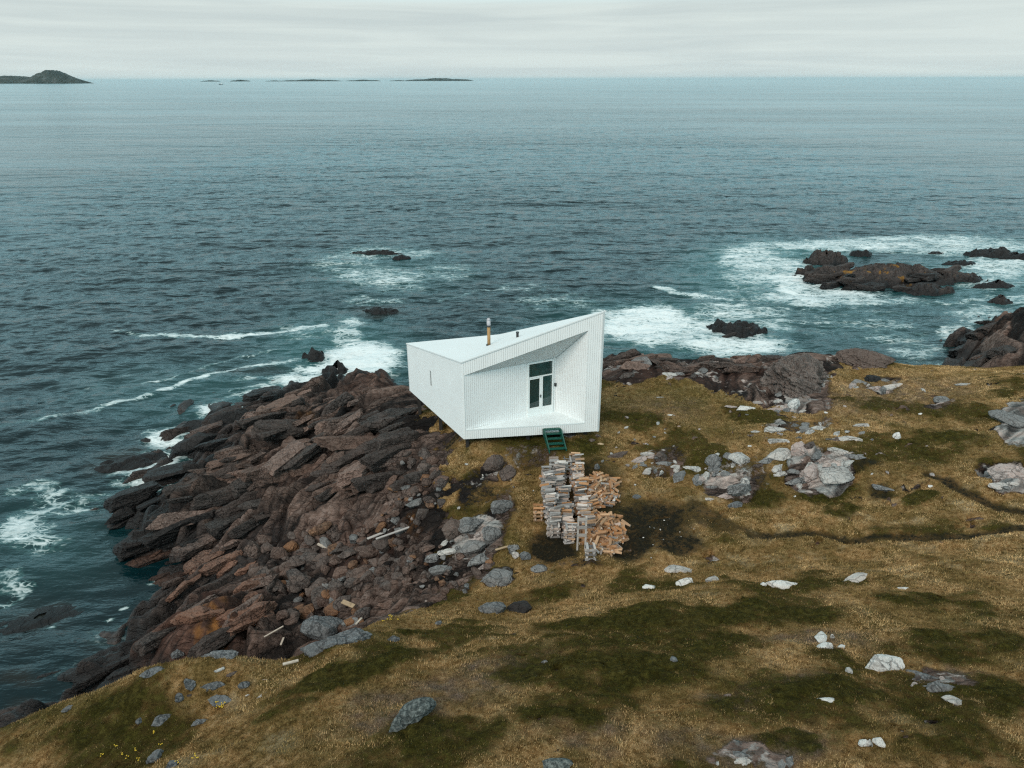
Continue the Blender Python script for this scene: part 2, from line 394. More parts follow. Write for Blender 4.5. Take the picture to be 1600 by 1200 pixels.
def poly_sd(P, X, Y):
    d = np.full(X.shape, 1e9); s = np.zeros(X.shape, bool); n = len(P)
    for i in range(n):
        a = P[i]; b = P[(i+1) % n]; ex, ey = b[0]-a[0], b[1]-a[1]
        t = np.clip(((X-a[0])*ex+(Y-a[1])*ey)/(ex*ex+ey*ey+1e-9), 0, 1)
        d = np.minimum(d, np.hypot(X-a[0]-t*ex, Y-a[1]-t*ey))
        c = ((a[1] > Y) != (b[1] > Y)) & (X < (b[0]-a[0])*(Y-a[1])/(b[1]-a[1]+1e-12)+a[0]); s ^= c
    return np.where(s, d, -d)
rock_poly = [(-60, 10.5)] + [(p[0]*1.035, p[1]*1.035) for p in CREST] + \
    [tuple(hit(*p)[:2]) for p in [(690,940),(690,885),(725,835),(700,795),(690,750),(705,715),(712,694),(655,650)]] + [(-4.5, 36), (0, 37), (4, 37.5)] + \
    [tuple(hit(*p)[:2]) for p in [(950,592),(1000,585),(1070,592),(1120,610),(1190,630),(1225,650),(1265,640),(1290,585),(1330,572)]] + \
    [(24, 41.5), (28, 40.2), (34, 38.5), (42, 36), (60, 36), (60, 70), (-60, 70)]
wv = fbm(TX*.55, TY*.55, 5, 3)
rock = sstep(-.45, .45, poly_sd(rock_poly, TX, TY) + (wv*1.7+fbm(TX*1.8, TY*1.8, 4, 351)*1.3)*np.clip((TY-13)/12, .12, 1))
rock = np.maximum(rock, blobs([(745,840,45,32,1,20),(770,735,16,16,1),(775,905,35,16,1),(720,870,70,40,.8,20),(640,820,50,60,.9),(760,790,50,60,.62),(830,720,50,16,.5),(1150,745,60,30,.8),(1280,730,55,32,.95),(1245,620,30,28,1,60),
    (1250,590,60,42,1,-60),(560,975,40,14,1,25),(1600,655,42,40,1),(1575,745,50,20,.9,-20),(1040,720,40,22,.55),(980,580,40,20,.9),(1380,600,30,16,.7),(1470,630,26,14,.6),
    (1250,665,60,12,.6),(1480,1060,50,18,.75,-25),(1170,1185,70,26,.7),(730,905,40,30,.6),(900,885,60,14,.45)], TX, TY, .5, 1.1, 5, .35)*(wv*.8+.85))
rock = np.maximum(rock, sstep(.30, .44, fbm(TX*.75, TY*1.1, 5, 301, .6))*sstep(17, 20, TY)*sstep(-3, 1, TX)*.95)
rock = np.maximum(rock, sstep(.40, .52, fbm(TX*1.3, TY*1.7, 5, 311, .6))*.9*sstep(-3, 1, TX))
rock = np.clip(rock, 0, 1)
pale = blobs([(1245,625,22,20,1,50),(1215,640,22,7,1),(1270,600,35,10,.8,20),(1240,700,50,22,1),(1300,745,35,20,1),(1165,640,30,7,.8),(1130,735,45,22,.8),(1600,655,42,40,1),(1580,745,50,20,.9,-20),
    (745,840,42,30,.75,20),(1390,603,45,10,.9),(1200,665,30,8,.8),(1285,670,20,7,.8),(1335,665,15,5,.8),(1320,690,30,8,.9),(1320,710,30,8,.9),(1400,690,8,18,.9),(1160,1190,60,20,.5),(640,825,20,20,.3),(1360,640,20,6,.5),
    (1210,720,25,20,.7)], TX, TY, .35, 1.4, 11, .3)
pale = np.maximum(pale, .50*sstep(-.1, .25, fbm(TX*.8, TY*.8, 4, 321))*sstep(2, -2, TY-44-.0*TX)*sstep(-6, 0, TX))
red = blobs([(300,960,90,60,1,40),(450,720,60,30,.35),(1100,580,130,22,.6),(250,1000,50,50,.9),(600,600,60,25,.6),(400,840,60,25,.3),(560,860,60,30,.45)], TX, TY, 1., .5, 14, .6)
orange = blobs([(335,965,22,22,1),(310,985,12,18,.8),(335,815,14,8,.7),(430,650,16,12,.5),(480,650,14,10,.5),(645,815,14,12,.4),(690,650,9,4,.5)], TX, TY, .6, 1.2, 15, .7)*sstep(-.1, .4, fbm(TX*3, TY*3, 3, 8)+.15)
moss = sstep(-.12, .22, fbm(TX*.30, TY*.30, 5, 20)+.25*fbm(TX*1.3, TY*1.3, 4, 25)-.07)*.72
mossb = blobs([(1010,1010,190,60,.85,0),(900,1110,120,40,.8,0),(1380,1100,120,40,.7,0),(1050,965,230,42,1,-2),(950,1050,170,60,.95),(560,1050,140,26,1,22),(1150,960,180,36,1),(700,1150,110,45,.9),(170,1120,110,42,.85,20),(1290,770,55,16,1),(1310,800,30,14,.9),(1440,780,28,12,1),(1450,700,90,28,.8),
    (1300,1090,110,40,.95),(1430,940,60,25,.8),(1180,1100,110,60,.7),(660,990,50,14,.9,20),(1130,740,50,30,.6),(1190,770,40,25,.8),(1000,660,40,18,.8),(1500,1010,120,40,.9),(1540,1090,90,50,.9),(700,640,40,20,.5),(1240,1160,60,28,.9),
    (450,1120,70,16,.6,20),(1240,735,16,16,1),(900,750,50,60,.4),(820,700,60,16,.6),(880,700,90,14,.75),(760,790,50,40,.6),(860,930,60,25,.7),(1480,1170,90,30,.8)], TX, TY, .5, .8, 30, .45)
gold = blobs([(1400,800,230,22,.95,-2),(1150,800,110,22,.8,-25),(1500,850,130,14,.9),(1250,870,200,18,.75),(860,990,170,14,.85,18),(500,1000,110,14,.8,28),(1450,890,170,14,.7),(330,1090,60,22,.7),(900,1110,60,30,.5),(700,1060,90,40,.75,20),
    (1350,590,200,20,.6),(1500,680,100,14,.6),(380,1060,60,10,.6),(1380,960,140,14,.8,-25),(1120,610,120,26,.5),(1240,1000,60,26,.6),(60,1190,60,20,.6),(400,1160,120,30,.6,15),(1400,1150,60,45,.7,-35),(1150,1140,60,30,.6),(980,780,40,10,.0)], TX, TY, .5, .8, 36, .5)
moss = np.clip(np.maximum(moss*(1-gold), mossb*(.95+.9*fbm(TX*1.1, TY*1.1, 5, 41, .6))), 0, 1)
straw = np.clip(sstep(.05, .35, fbm(TX*.9, TY*1.2, 5, 331, .6))*(.35+.65*gold), 0, 1)*(1-moss)
heath = np.clip(blobs([(700,1080,160,45,.9,22),(620,1140,80,20,.8),(1160,1170,110,35,1),(1380,620,130,30,.6),(1280,1000,90,22,.7),(1150,1090,60,22,.7),(930,1150,100,26,.6),(1470,1060,60,24,.8),(1240,1060,40,12,.7),(1040,640,60,20,.4)], TX, TY, .8, .7, 44, .6)
    * (.6+1.1*fbm(TX*2.2, TY*2.2, 4, 47)), 0, 1)
dirt = np.maximum(blobs([(1020,815,66,38,.82,-12),(1060,850,40,20,.8),(985,850,36,30,.9),(870,850,40,24,.9),(925,780,55,62,.7),(1100,810,60,14,.6,-28),(700,690,50,9,.8),(800,684,90,5,.85),(1340,722,40,9,.7),(1160,770,24,16,.6),(1375,770,22,10,.7)], TX, TY, .45, 1., 50, .45),
    lines([([(1085,792),(1150,825),(1200,837)],.28,.6),([(1180,836),(1270,832),(1330,842),(1420,842),(1500,836),(1610,829)],.26,.72),([(1450,735),(1500,765),(1560,790),(1610,802)],.24,.75),([(600,1062),(700,1040),(780,1028)],.1,.3)], TX, TY, 55, warp=.35))
dirt = np.clip(dirt, 0, 1)*(1-.8*rock)
yel = blobs([(1590,570,30,6,.9),(1180,570,60,8,.0),(820,700,70,14,.6),(900,720,60,20,.4),(1050,620,80,26,.6),(1120,660,80,22,.4),(780,850,40,30,.5),(1280,560,0.1,0.1,0),(600,1000,40,14,.4),(90,1110,90,26,.6),(1500,970,80,14,.4)], TX, TY, .6, .7, 57, .6)

# ---- rock relief: slabs running with the strata, split by joints
SA = R(46); SX, SY = math.cos(SA), math.sin(SA)
wx = fbm(TX*.12, TY*.12, 4, 60, .42)*3.2; wy = fbm(TX*.12, TY*.12, 4, 66, .42)*3.2
s_ = (TX+wx)*SX+(TY+wy)*SY; t_ = -(TX+wx)*SY+(TY+wy)*SX
f1, c1, i1 = facets(s_/5.6, (t_+.12*s_)/1.5, 1, 1.1, .5, True, True); f2, c2, i2 = facets((s_+.4*t_)/2.3, t_/.72, 4, 1.1, .30, True, True); f3, c3 = facets((s_-.3*t_)/.9, (t_+.15*s_)/.36, 9, 1.1, .3, True)
saw = (t_/2.3+fbm(s_*.25, t_*.25, 3, 70)*1.2) % 1.0
saw = np.where(saw < .78, saw/.78, (1-saw)/.22)-.5
rough_amp = 1-.72*blobs([(1250,590,60,42,1,-60),(300,965,70,50,.5,40),(1600,655,60,40,.8)], TX, TY, .6, .6, 75, .5)
relief = saw*.62 + f1*.95 + f2*.42 + f3*.15 - .75*sstep(.13, 0, c1) - .34*sstep(.16, 0, c2) - .10*sstep(.2, 0, c3) + fbm(TX*1.2, TY*1.2, 5, 77, .5)*.12
def soften(A):
    A = A.copy(); A[:, 1:-1] = (A[:, :-2]+2*A[:, 1:-1]+A[:, 2:])/4; A[1:-1] = (A[:-2]+2*A[1:-1]+A[2:])/4; return A
relief = soften(soften(relief)) + fbm(TX*5, TY*5, 3, 78)*.05
near = sstep(2.2, 4.4, TB)        # calmer relief up on the land
RAMP = rock*rough_amp*(1-.5*near)*(1-.75*sstep(17.5, 14.5, TY))*(1-.5*sstep(3, 6, TX)*sstep(34, 36, TY)*sstep(30, 27, TX))
sea_fall = sstep(-2.2, -.6, TB)
turf = fbm(TX*1.1, TY*1.1, 4, 80)*.10 + fbm(TX*.35, TY*.35, 3, 84)*.22 + np.abs(fbm(TX*4.0, TY*4.0, 3, 88))*.10
bf, bc = facets(TX/.55, TY/.5, 15, .8)
rubble = blobs([(500,880,120,60,1),(600,850,70,60,.9),(520,960,90,30,1),(650,900,60,50,.9),(420,860,50,40,.7)], TX, TY, .8, .6, 92, .4)*rock
rubble_h = np.sqrt(np.clip(bc*1.8, 0, 1))*.34 + bf*.22
TZ = TB + RAMP*relief*(1-.75*rubble)*(.35+.65*sea_fall) + rubble*rubble_h + (1-rock)*turf + .10*moss*(1-rock)*(1+fbm(TX*3, TY*3, 2, 95)) - .10*dirt
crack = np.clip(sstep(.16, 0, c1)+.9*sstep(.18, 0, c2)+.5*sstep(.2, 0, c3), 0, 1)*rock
tone = np.clip(.5*i1+.5*i2+.35*fbm(TX*.5, TY*.5, 4, 99), 0, 1)
# pad below the studio
pad = sstep(4.6, 2.6, np.hypot(TX-0.2, TY-31))
TZ = TZ*(1-pad) + np.minimum(TZ, 4.95)*pad
bed = sstep(2.6, 1.9, np.hypot((TX-.9)*.62, TY-29.6)); TZ = TZ*(1-bed) + np.maximum(TZ, 5.08+.12*fbm(TX*1.5, TY*1.5, 3, 96))*bed

tn = NT('coast_ground'); P = tn.pos()
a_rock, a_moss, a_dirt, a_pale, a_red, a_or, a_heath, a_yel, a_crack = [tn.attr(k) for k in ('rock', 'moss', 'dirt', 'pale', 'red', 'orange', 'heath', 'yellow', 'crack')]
a_tone = tn.attr('tone')
Pr = tn.pos((.55, 1.3, 1.0), rot=(0, 0, -SA))
rc, rh = rock_shader(tn, Pr, *BROWN)
rc = tn.mix(tn.ramp(a_tone, [(.3, .9), (.48, 0.)]), rc, (.010, .0095, .0095))
rc = tn.mix(tn.ramp(a_tone, [(.52, 0.), (.75, .75)]), rc, tn.ramp(tn.noise(Pr, 3., 6, .7), [(.35, (.07, .045, .037)), (.5, (.20, .135, .11)), (.65, (.33, .25, .22))]))
rc = tn.mix(tn.math('MULTIPLY', a_red, .62), rc, tn.ramp(tn.noise(P, 2.2, 6, .6), [(.3, (.05, .03, .026)), (.55, (.15, .078, .058)), (.75, (.24, .13, .095))]))
rc = tn.mix(tn.math('MULTIPLY', a_or, .8), rc, (.34, .15, .045))
pc = tn.ramp(tn.noise(P, 1.3, 7, .62, .3), [(.34, (.11, .115, .115)), (.44, (.32, .32, .31)), (.55, (.42, .36, .33)), (.66, (.50, .40, .36)), (.8, (.58, .57, .55))])
pm = tn.ramp(tn.math('ADD', a_pale, tn.math('MULTIPLY', tn.math('SUBTRACT', tn.noise(P, 2.6, 5, .6), .5), 1.5)), [(.45, 0.), (.6, 1.)])
rc = tn.mix(pm, rc, pc)
gz = tn.n('ShaderNodeSeparateXYZ', {0: P}).outputs[2]
zz = tn.math('ADD', gz, tn.math('MULTIPLY', tn.noise(P, .6, 4), .9))
wet = tn.ramp(tn.math('DIVIDE', zz, 5.), [(.26, 1.), (.56, 0.)])
rc = tn.mix(tn.math('MULTIPLY', wet, .78), rc, (.011, .011, .012))
rc = tn.mix(tn.math('MULTIPLY', a_crack, .75), rc, (.012, .011, .011))  # crevice shade painted into the colour, together with wet and lichen black
n_a = tn.noise(P, 5.5, 8, .72); n_b = tn.noise(P, 28, 5, .75); n_c = tn.noise(P, .9, 5, .6)
drycol = tn.ramp(n_a, [(.3, (.06, .032, .012)), (.44, (.24, .132, .048)), (.56, (.45, .27, .12)), (.7, (.66, .46, .26))])
mosscol = tn.ramp(n_a, [(.3, (.009, .010, .002)), (.5, (.036, .035, .006)), (.7, (.105, .092, .017))])
heathcol = tn.ramp(n_b, [(.3, (.065, .045, .036)), (.5, (.16, .115, .09)), (.72, (.30, .23, .19))])
yelcol = tn.ramp(n_a, [(.3, (.028, .028, .006)), (.55, (.085, .075, .016)), (.75, (.17, .14, .04))])
dirtcol = tn.ramp(n_b, [(.3, (.008, .009, .007)), (.6, (.026, .022, .014)), (.8, (.07, .055, .032))])
olive = tn.ramp(n_a, [(.3, (.036, .025, .008)), (.5, (.14, .095, .030)), (.7, (.28, .195, .075))])
gc = tn.mix(tn.ramp(n_c, [(.40, 0.), (.56, .8)]), drycol, olive)
gc = tn.mix(tn.math('MULTIPLY', tn.attr('straw'), .8), gc, tn.ramp(n_a, [(.3, (.20, .14, .075)), (.5, (.42, .32, .19)), (.7, (.58, .46, .30))]))
gc = tn.mix(a_yel, gc, yelcol)
gc = tn.mix(a_heath, gc, heathcol)
mth = tn.ramp(tn.math('ADD', a_moss, tn.math('MULTIPLY', tn.math('SUBTRACT', n_a, .5), 1.3)), [(.30, 0.), (.78, .92)])
gc = tn.mix(mth, gc, mosscol)
n_d = tn.noise(P, 2.4, 6, .68)
gc = tn.mix(tn.ramp(n_d, [(.36, .55), (.5, 0.)]), gc, mosscol)
gc = tn.mix(tn.ramp(n_b, [(.3, .6), (.55, 0.)]), gc, (.012, .011, .005))
dm = tn.ramp(tn.math('ADD', a_dirt, tn.math('MULTIPLY', tn.math('SUBTRACT', n_a, .5), 1.8)), [(.25, 0.), (.85, 1.)])
gc = tn.mix(dm, gc, dirtcol)
rm = tn.ramp(tn.math('ADD', a_rock, tn.math('MULTIPLY', tn.math('SUBTRACT', n_a, .5), .9)), [(.42, 0.), (.56, 1.)])
col = tn.mix(rm, gc, rc)
gh = tn.math('ADD', tn.math('MULTIPLY', n_a, .7), tn.math('MULTIPLY', n_b, .5))
hh = tn.n('ShaderNodeMix', {0: rm, 2: gh, 3: rh}, data_type='FLOAT').outputs[0]
M_ground = tn.set(color=col, rough=tn.math('SUBTRACT', .88, tn.math('MULTIPLY', tn.math('MULTIPLY', wet, rm), .4)), normal=tn.bump(hh, 1.0, .16), spec=tn.math('ADD', .04, tn.math('MULTIPLY', wet, .3)))
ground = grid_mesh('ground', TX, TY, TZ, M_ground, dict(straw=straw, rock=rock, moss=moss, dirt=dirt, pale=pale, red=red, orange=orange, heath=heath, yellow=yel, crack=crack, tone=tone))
tag(ground, 'rugged brown coastal rock and mossy turf sloping down to the sea', None, None, 'structure')
def gnd(x, y): return float(sample(TZ, x, y))
def gpos(px, py): return hit(px, py, TZ)

# ------------------------------------------------------------------ grass
def scatter_grass(n):
    # candidates by area, thinned with distance
    x = rng.uniform(-16, 30, n*4); y = 6.5+rng.rand(n*4)**1.6*36
    ok = np.abs(x) < y*.80+2
    x, y = x[ok], y[ok]
    rk = sample(rock, x, y); dt = sample(dirt, x, y); ms = sample(moss, x, y); ht = sample(heath, x, y); yl = sample(yel, x, y)
    ok = (rk < .38) & (rng.rand(len(x)) > dt*1.6) & ~((np.hypot(x-.2, y-31) < 3.2))
    ok &= np.hypot(x+.0, y-30.5) > 2.2
    x, y, ms, ht, yl = [a[ok][:n] for a in (x, y, ms, ht, yl)]
    m = len(x); z = sample(TZ, x, y)
    dry = fbm(x*1.7, y*1.7, 3, 120)
    h = (.014+.034*rng.rand(m)**2)*(1-.45*ms)*(1+.6*dry)*(1+.012*y)*(1-.3*ht)
    w = (.004+.004*rng.rand(m))*(1+.06*y)
    az = rng.rand(m)*2*math.pi
    la = .9+fbm(x*.4, y*.4, 2, 130)*2+rng.randn(m)*1.2; ln = h*(.3+1.1*rng.rand(m))
    bx, by = np.cos(az)*w, np.sin(az)*w
    tx, ty = np.cos(la)*ln, np.sin(la)*ln
    V = np.zeros((m, 3, 3), np.float32)
    V[:, 0] = np.stack([x-bx, y-by, z-.02], -1); V[:, 1] = np.stack([x+bx, y+by, z-.02], -1); V[:, 2] = np.stack([x+tx, y+ty, z+h], -1)
    me = bpy.data.meshes.new('grass'); me.vertices.add(m*3); me.vertices.foreach_set('co', V.reshape(-1))
    me.loops.add(m*3); me.loops.foreach_set('vertex_index', np.arange(m*3, dtype=np.int32))
    me.polygons.add(m); me.polygons.foreach_set('loop_start', np.arange(0, m*3, 3, dtype=np.int32))
    r = rng.rand(m)[:, None]
    dryc = np.array([.38, .235, .10])*(1-r)+np.array([.60, .43, .22])*r
    ol = sstep(-.15, .2, fbm(x*.45, y*.45, 4, 341))[:, None]*.8; dryc = dryc*(1-ol)+(np.array([.11, .073, .023])*(1-r)+np.array([.28, .195, .075])*r)*ol
    grn = np.array([.017, .018, .003])*(1-r)+np.array([.085, .075, .014])*r
    hea = np.array([.12, .08, .06])*(1-r)+np.array([.30, .22, .18])*r
    ylw = np.array([.05, .048, .010])*(1-r)+np.array([.15, .125, .035])*r
    st = sample(straw, x, y)[:, None]; dryc = dryc*(1+.7*st)
    mm = .92*sstep(.30, .78, ms+.7*fbm(x*3.2, y*3.2, 4, 140, .6)+rng.randn(m)*.08)[:, None]
    c = dryc*(1-yl[:, None])+ylw*yl[:, None]; c = c*(1-ht[:, None])+hea*ht[:, None]; c = c*(1-mm)+grn*mm
    c = c*(.62+.28*rng.rand(m)+.6*fbm(x*2.6, y*2.6, 3, 150))[:, None].clip(.2, 1.1)
    c4 = np.repeat(np.concatenate([c, np.ones((m, 1))], 1), 3, 0).astype(np.float32)
    a = me.attributes.new('tint', 'FLOAT_COLOR', 'POINT'); a.data.foreach_set('color', c4.reshape(-1))
    t = NT('grass_blade'); me.materials.append(t.set(color=t.n('ShaderNodeAttribute', attribute_name='tint').outputs['Color'], rough=.9, spec=.03))
    me.update(calc_edges=True)
    o = bpy.data.objects.new('grass', me); C.objects.link(o)
    tag(o, 'short golden and olive grass and moss over the turf', 'grass', None, 'stuff')
scatter_grass(560000)

# ------------------------------------------------------------------ sea
def fft_tile(N, L, wind, amp, seed, lmin=.0, power=1.0, lmax=20.):
    r = np.random.RandomState(seed)
    k = np.fft.fftfreq(N, L/N)*2*math.pi; KX, KY = np.meshgrid(k, k); K = np.hypot(KX, KY); K[0, 0] = 1
    cosw = (KX*math.cos(wind)+KY*math.sin(wind))/K
    kp = 2*math.pi/lmax
    Ph = np.exp(-1.2*(kp/K)**2)/K**(3.2)*(np.abs(cosw)**(2*power)*.9+.1)*np.exp(-(K*lmin)**2); Ph[0, 0] = 0
    h = np.sqrt(Ph)*(r.randn(N, N)+1j*r.randn(N, N))
    Z = np.fft.ifft2(h); s = Z.real.std()
    Dx = np.fft.ifft2(-1j*KX/K*h).real; Dy = np.fft.ifft2(-1j*KY/K*h).real
    return Z.real/s*amp, Dx/s*amp, Dy/s*amp
def tile_sample(T, L, X, Y):
    N = T.shape[0]; fx = (X/L*N) % N; fy = (Y/L*N) % N
    i = fx.astype(int); j = fy.astype(int); u = fx-i; v = fy-j; i1 = (i+1) % N; j1 = (j+1) % N; i %= N; j %= N
    return (T[j, i]*(1-u)+T[j, i1]*u)*(1-v)+(T[j1, i]*(1-u)+T[j1, i1]*u)*v
def axis(lo, hi, step, a, b, g):
    mid = list(np.arange(a, b, step)); s = step; up = [b]
    while up[-1] < hi: s *= g; up.append(up[-1]+s)
    s = step; dn = [a-step]
    while dn[-1] > lo: s *= g; dn.append(dn[-1]-s)
    return np.array(dn[::-1]+mid+up)
wxs = axis(-70000, 70000, .26, -62, 74, 1.035)
wys = [12.]
while wys[-1] < 90000:
    y = wys[-1]; wys.append(y+(.22 if y < 60 else max(.22, (y-60)*.0055+.22)))
wys = np.array([-200., -20., 0, 6]+wys)
WX, WY = np.meshgrid(wxs, wys)
spx = np.gradient(wxs)[None, :]+np.gradient(wys)[:, None]
fade = 1/(1+(spx/2.2)**3)
ang = R(101)      # swell runs in towards the shore
T1 = fft_tile(512, 83., ang, .078, 3, .06, 1.6, 12.); T2 = fft_tile(512, 47., ang+.35, .026, 5, .05, 1.0, 3.2)
ca, sa = math.cos(.3), math.sin(.3)
RX, RY = WX*ca-WY*sa, WX*sa+WY*ca
shel = 1-.62*sstep(34, 16, WY)*sstep(10, -4, WX)
Wz = (tile_sample(T1[0], 83., WX, WY)+tile_sample(T2[0], 47., RX, RY))*fade*shel
Dx = tile_sample(T1[1], 83., WX, WY)*fade*shel*.9; Dy = tile_sample(T1[2], 83., WX, WY)*fade*shel*.9
# depth below the still surface, for the surf line
inside = (WX > xs[0]) & (WX < xs[-1]) & (WY > ys[0]) & (WY < ys[-1])
ix = (wxs > xs[0]) & (wxs < xs[-1]); iy = (wys > ys[0]) & (wys < ys[-1])
depth = np.full(WX.shape, 9.)
sub = np.ix_(iy, ix); depth[sub] = -sample(TZ, WX[sub], WY[sub])
swash = sstep(1.0, .05, depth)*sstep(-.5, 0, depth)*(.15+.75*sstep(-.2, .35, fbm(WX*.16, WY*.16, 3, 200)))*(1-.75*sstep(36, 30, WY)*sstep(0, -6, WX))
FB = [(560,560,60,26,1.6),(545,520,26,28,.8),(500,580,36,12,1.2),(470,592,42,11,1.1),(425,612,36,10,.95),(355,640,40,11,1.3),(262,685,26,18,1.25),(240,728,36,28,.85),(215,758,30,12,.85),
 (62,775,38,13,.68),(45,830,52,36,.72),(18,915,38,22,.70),(110,790,60,12,.5),(150,775,40,8,.45),(590,432,66,16,.72),(650,396,40,7,.7),(540,412,60,18,.45),(620,440,50,16,.62),(700,425,60,14,.4),(585,396,56,10,.55),
 (1200,420,66,32,.85),(1165,400,50,20,.9),(1310,383,150,9,.95),(1290,463,110,15,.98),(1240,440,44,22,1.2),(1380,470,70,8,.7),(1500,388,140,10,.85),(1560,418,70,16,.9),(1450,378,150,12,.85),(1550,440,60,14,.6),
 (1010,505,80,30,1.35),(1080,512,70,24,1.0),(1150,540,90,16,1.3),(1190,500,50,24,.6),(1130,490,60,20,.8),(960,500,40,20,1.0),(1500,520,32,15,.75),(1540,490,50,16,.6),(1440,548,46,14,.5),(1400,520,60,20,.4),
 (870,470,80,14,.42),(830,450,60,10,.3),(1120,462,50,10,.5),(590,470,45,8,.5),(480,520,60,10,.5),(1180,535,30,22,.9),(1330,500,100,25,.34),(1600,470,60,14,.6),
 (300,888,6,12,.8),(290,904,9,5,.9),(313,902,6,6,.8),(170,970,7,4,.9),(195,950,5,4,.9),(235,915,12,5,.6),(80,980,9,3,.7),(235,800,10,5,.5)]
foam = blobs(FB, WX[sub], WY[sub], 1.3, .35, 210, .5, z0=0.)
far = (WY > 60) & (WY < 150) & (np.abs(WX) < 130)
near_all = (WY > 12) & (WY < 170) & (np.abs(WX) < 150)
FM = np.zeros(WX.shape)
iy2 = (wys > 10) & (wys < 170); ix2 = (np.abs(wxs) < 150); sub2 = np.ix_(iy2, ix2)
FM[sub2] = blobs(FB, WX[sub2], WY[sub2], 1.5, .3, 210, .5, z0=0.)
LN = [([(225,524),(300,529),(370,526),(440,518),(505,511)],.55,.95),([(170,516),(225,524)],.3,.6),([(0,668),(60,655),(150,640),(255,612)],.35,.5),([(255,611),(310,590),(360,578),(420,570)],.38,.9),([(420,570),(480,560),(510,545)],.5,.7),
 ([(390,592),(440,584),(480,580)],.25,.6),([(1030,451),(1080,458),(1130,466)],.7,.95),([(0,940),(50,930)],.3,.6),([(360,612),(430,600),(480,592)],.35,.7),([(230,600),(300,580),(380,556),(440,548)],.2,.5),
 ([(690,470),(740,455),(800,448)],.3,.45),([(1395,468),(1480,474),(1560,462)],.4,.5),([(1140,470),(1210,480),(1290,486)],.3,.5),([(80,640),(160,600),(230,575)],.2,.35)]
FM[sub2] = np.maximum(FM[sub2], lines(LN, WX[sub2], WY[sub2], 230, 0., 1.0, .4))
FM = np.maximum(FM, swash)
FM = np.clip(FM, 0, 1.6)
DK = np.zeros(WX.shape)  # dark sunken rock patches, plus one wave trough's shade painted in
DK[sub2] = blobs([(65,965,48,20,.9,15),(30,1058,36,12,.7),(200,722,62,20,.8,12),(590,486,46,9,.7),(400,578,60,8,.5),(35,1105,30,16,.7),(170,1010,40,30,.3),(40,970,70,40,.25)], WX[sub2], WY[sub2], .5, .6, 240, .4, z0=0.)
TQ = np.zeros(WX.shape)
TQ[sub2] = blobs([(70,900,120,50,.10,25),(520,545,120,60,.8),(340,610,180,50,.5),(300,740,90,60,.3),(600,420,110,35,.5),(1180,420,110,50,1),(1240,395,90,14,1),(1060,510,200,50,.8),(1550,430,150,60,.7),(480,620,100,30,.8),(60,830,120,70,.3),(1300,500,200,60,.4)], WX[sub2], WY[sub2], 2, .15, 250, .8, z0=0.)
LT = np.zeros(WX.shape)
Wz = Wz + .30*np.clip(FM-.4, 0, 1)*np.abs(fbm(WX*.9, WY*.9, 4, 260))*fade
SM = sstep(30, 150, np.hypot(WX, WY))
w = NT('sea_water'); P = w.pos()
foamA, dark, turq = w.attr('foam'), w.attr('dark'), w.attr('turquoise')
body = w.mix(w.math('MULTIPLY', turq, .62), (.0012, .012, .0155), (.03, .12, .125))
body = w.mix(dark, body, (.012, .013, .011))
Pw = w.pos((.42, 1, 1), rot=(0, 0, R(-9)))
wpx = w.n('ShaderNodeTexNoise', {'Vector': P, 'Scale': .7, 'Detail': 4}).outputs['Color']
Pf = w.n('ShaderNodeVectorMath', {0: Pw, 1: wpx}, operation='ADD').outputs[0]
l1 = w.vor(Pf, 1.5, 'DISTANCE_TO_EDGE').outputs['Distance']; l2 = w.vor(Pf, 4.0, 'DISTANCE_TO_EDGE').outputs['Distance']
n1 = w.noise(Pw, .55, 8, .68, .6); n2 = w.noise(Pw, 3.2, 6, .65)
lace = w.math('SUBTRACT', 1., w.math('MINIMUM', w.math('MULTIPLY', l1, 3.4), w.math('MULTIPLY', l2, 4.5)), True)
pat = w.math('ADD', w.math('MULTIPLY', n1, .62), w.math('ADD', w.math('MULTIPLY', lace, .20), w.math('MULTIPLY', n2, .34)))
fm = w.math('ADD', w.math('MULTIPLY', foamA, .66), w.math('MULTIPLY', w.math('SUBTRACT', pat, .60), 2.5))
fmask = w.ramp(fm, [(.42, 0.), (.60, .45), (.95, .95)])
fmask = w.math('MULTIPLY', fmask, w.ramp(foamA, [(.12, 0.), (.3, 1.)]))
body = w.mix(w.math('MULTIPLY', w.ramp(fm, [(.2, 0.), (.6, .7)]), w.ramp(foamA, [(.1, 0.), (.4, 1.)])), body, (.07, .17, .17))
colr = w.mix(fmask, body, (.66, .72, .73))
# ripples at three scales, stretched along the crests
dist = w.n('ShaderNodeVectorMath', {0: P}, operation='LENGTH').outputs['Value']
def crest(scale, amp, sx, sy, rot, det=4, ro=.6):
    n = w.noise(w.pos((sx, sy, 1), rot=(0, 0, R(rot))), scale, det, ro)
    a = w.math('ABSOLUTE', w.math('SUBTRACT', n, .5)); return w.math('MULTIPLY', w.math('SUBTRACT', .5, a), amp)
h = w.math('ADD', crest(1.15, .19, .5, 1.25, -14), crest(2.6, .07, .6, 1.2, 12))
h = w.math('ADD', h, crest(.36, .5, .45, 1.2, -9, 5)); h = w.math('ADD', h, crest(.09, 1.6, .4, 1.2, 5, 5)); h = w.math('ADD', h, crest(.02, 8., .35, 1.2, -4, 6))
gust = w.ramp(w.noise(w.pos((.22, 1, 1), rot=(0, 0, R(-7))), .011, 5, .6), [(.36, .42), (.5, .8), (.62, 1.)])
nrm = w.bump(h, gust, 1.0)
patch = w.noise(w.pos((.25, 1, 1), rot=(0, 0, R(-6))), .012, 4, .55)
w.set(color=colr, rough=w.math('ADD', w.math('ADD', .10, w.math('MULTIPLY', patch, .12)), w.math('MULTIPLY', fmask, .5)), normal=nrm, ior=1.33, spec=.36)
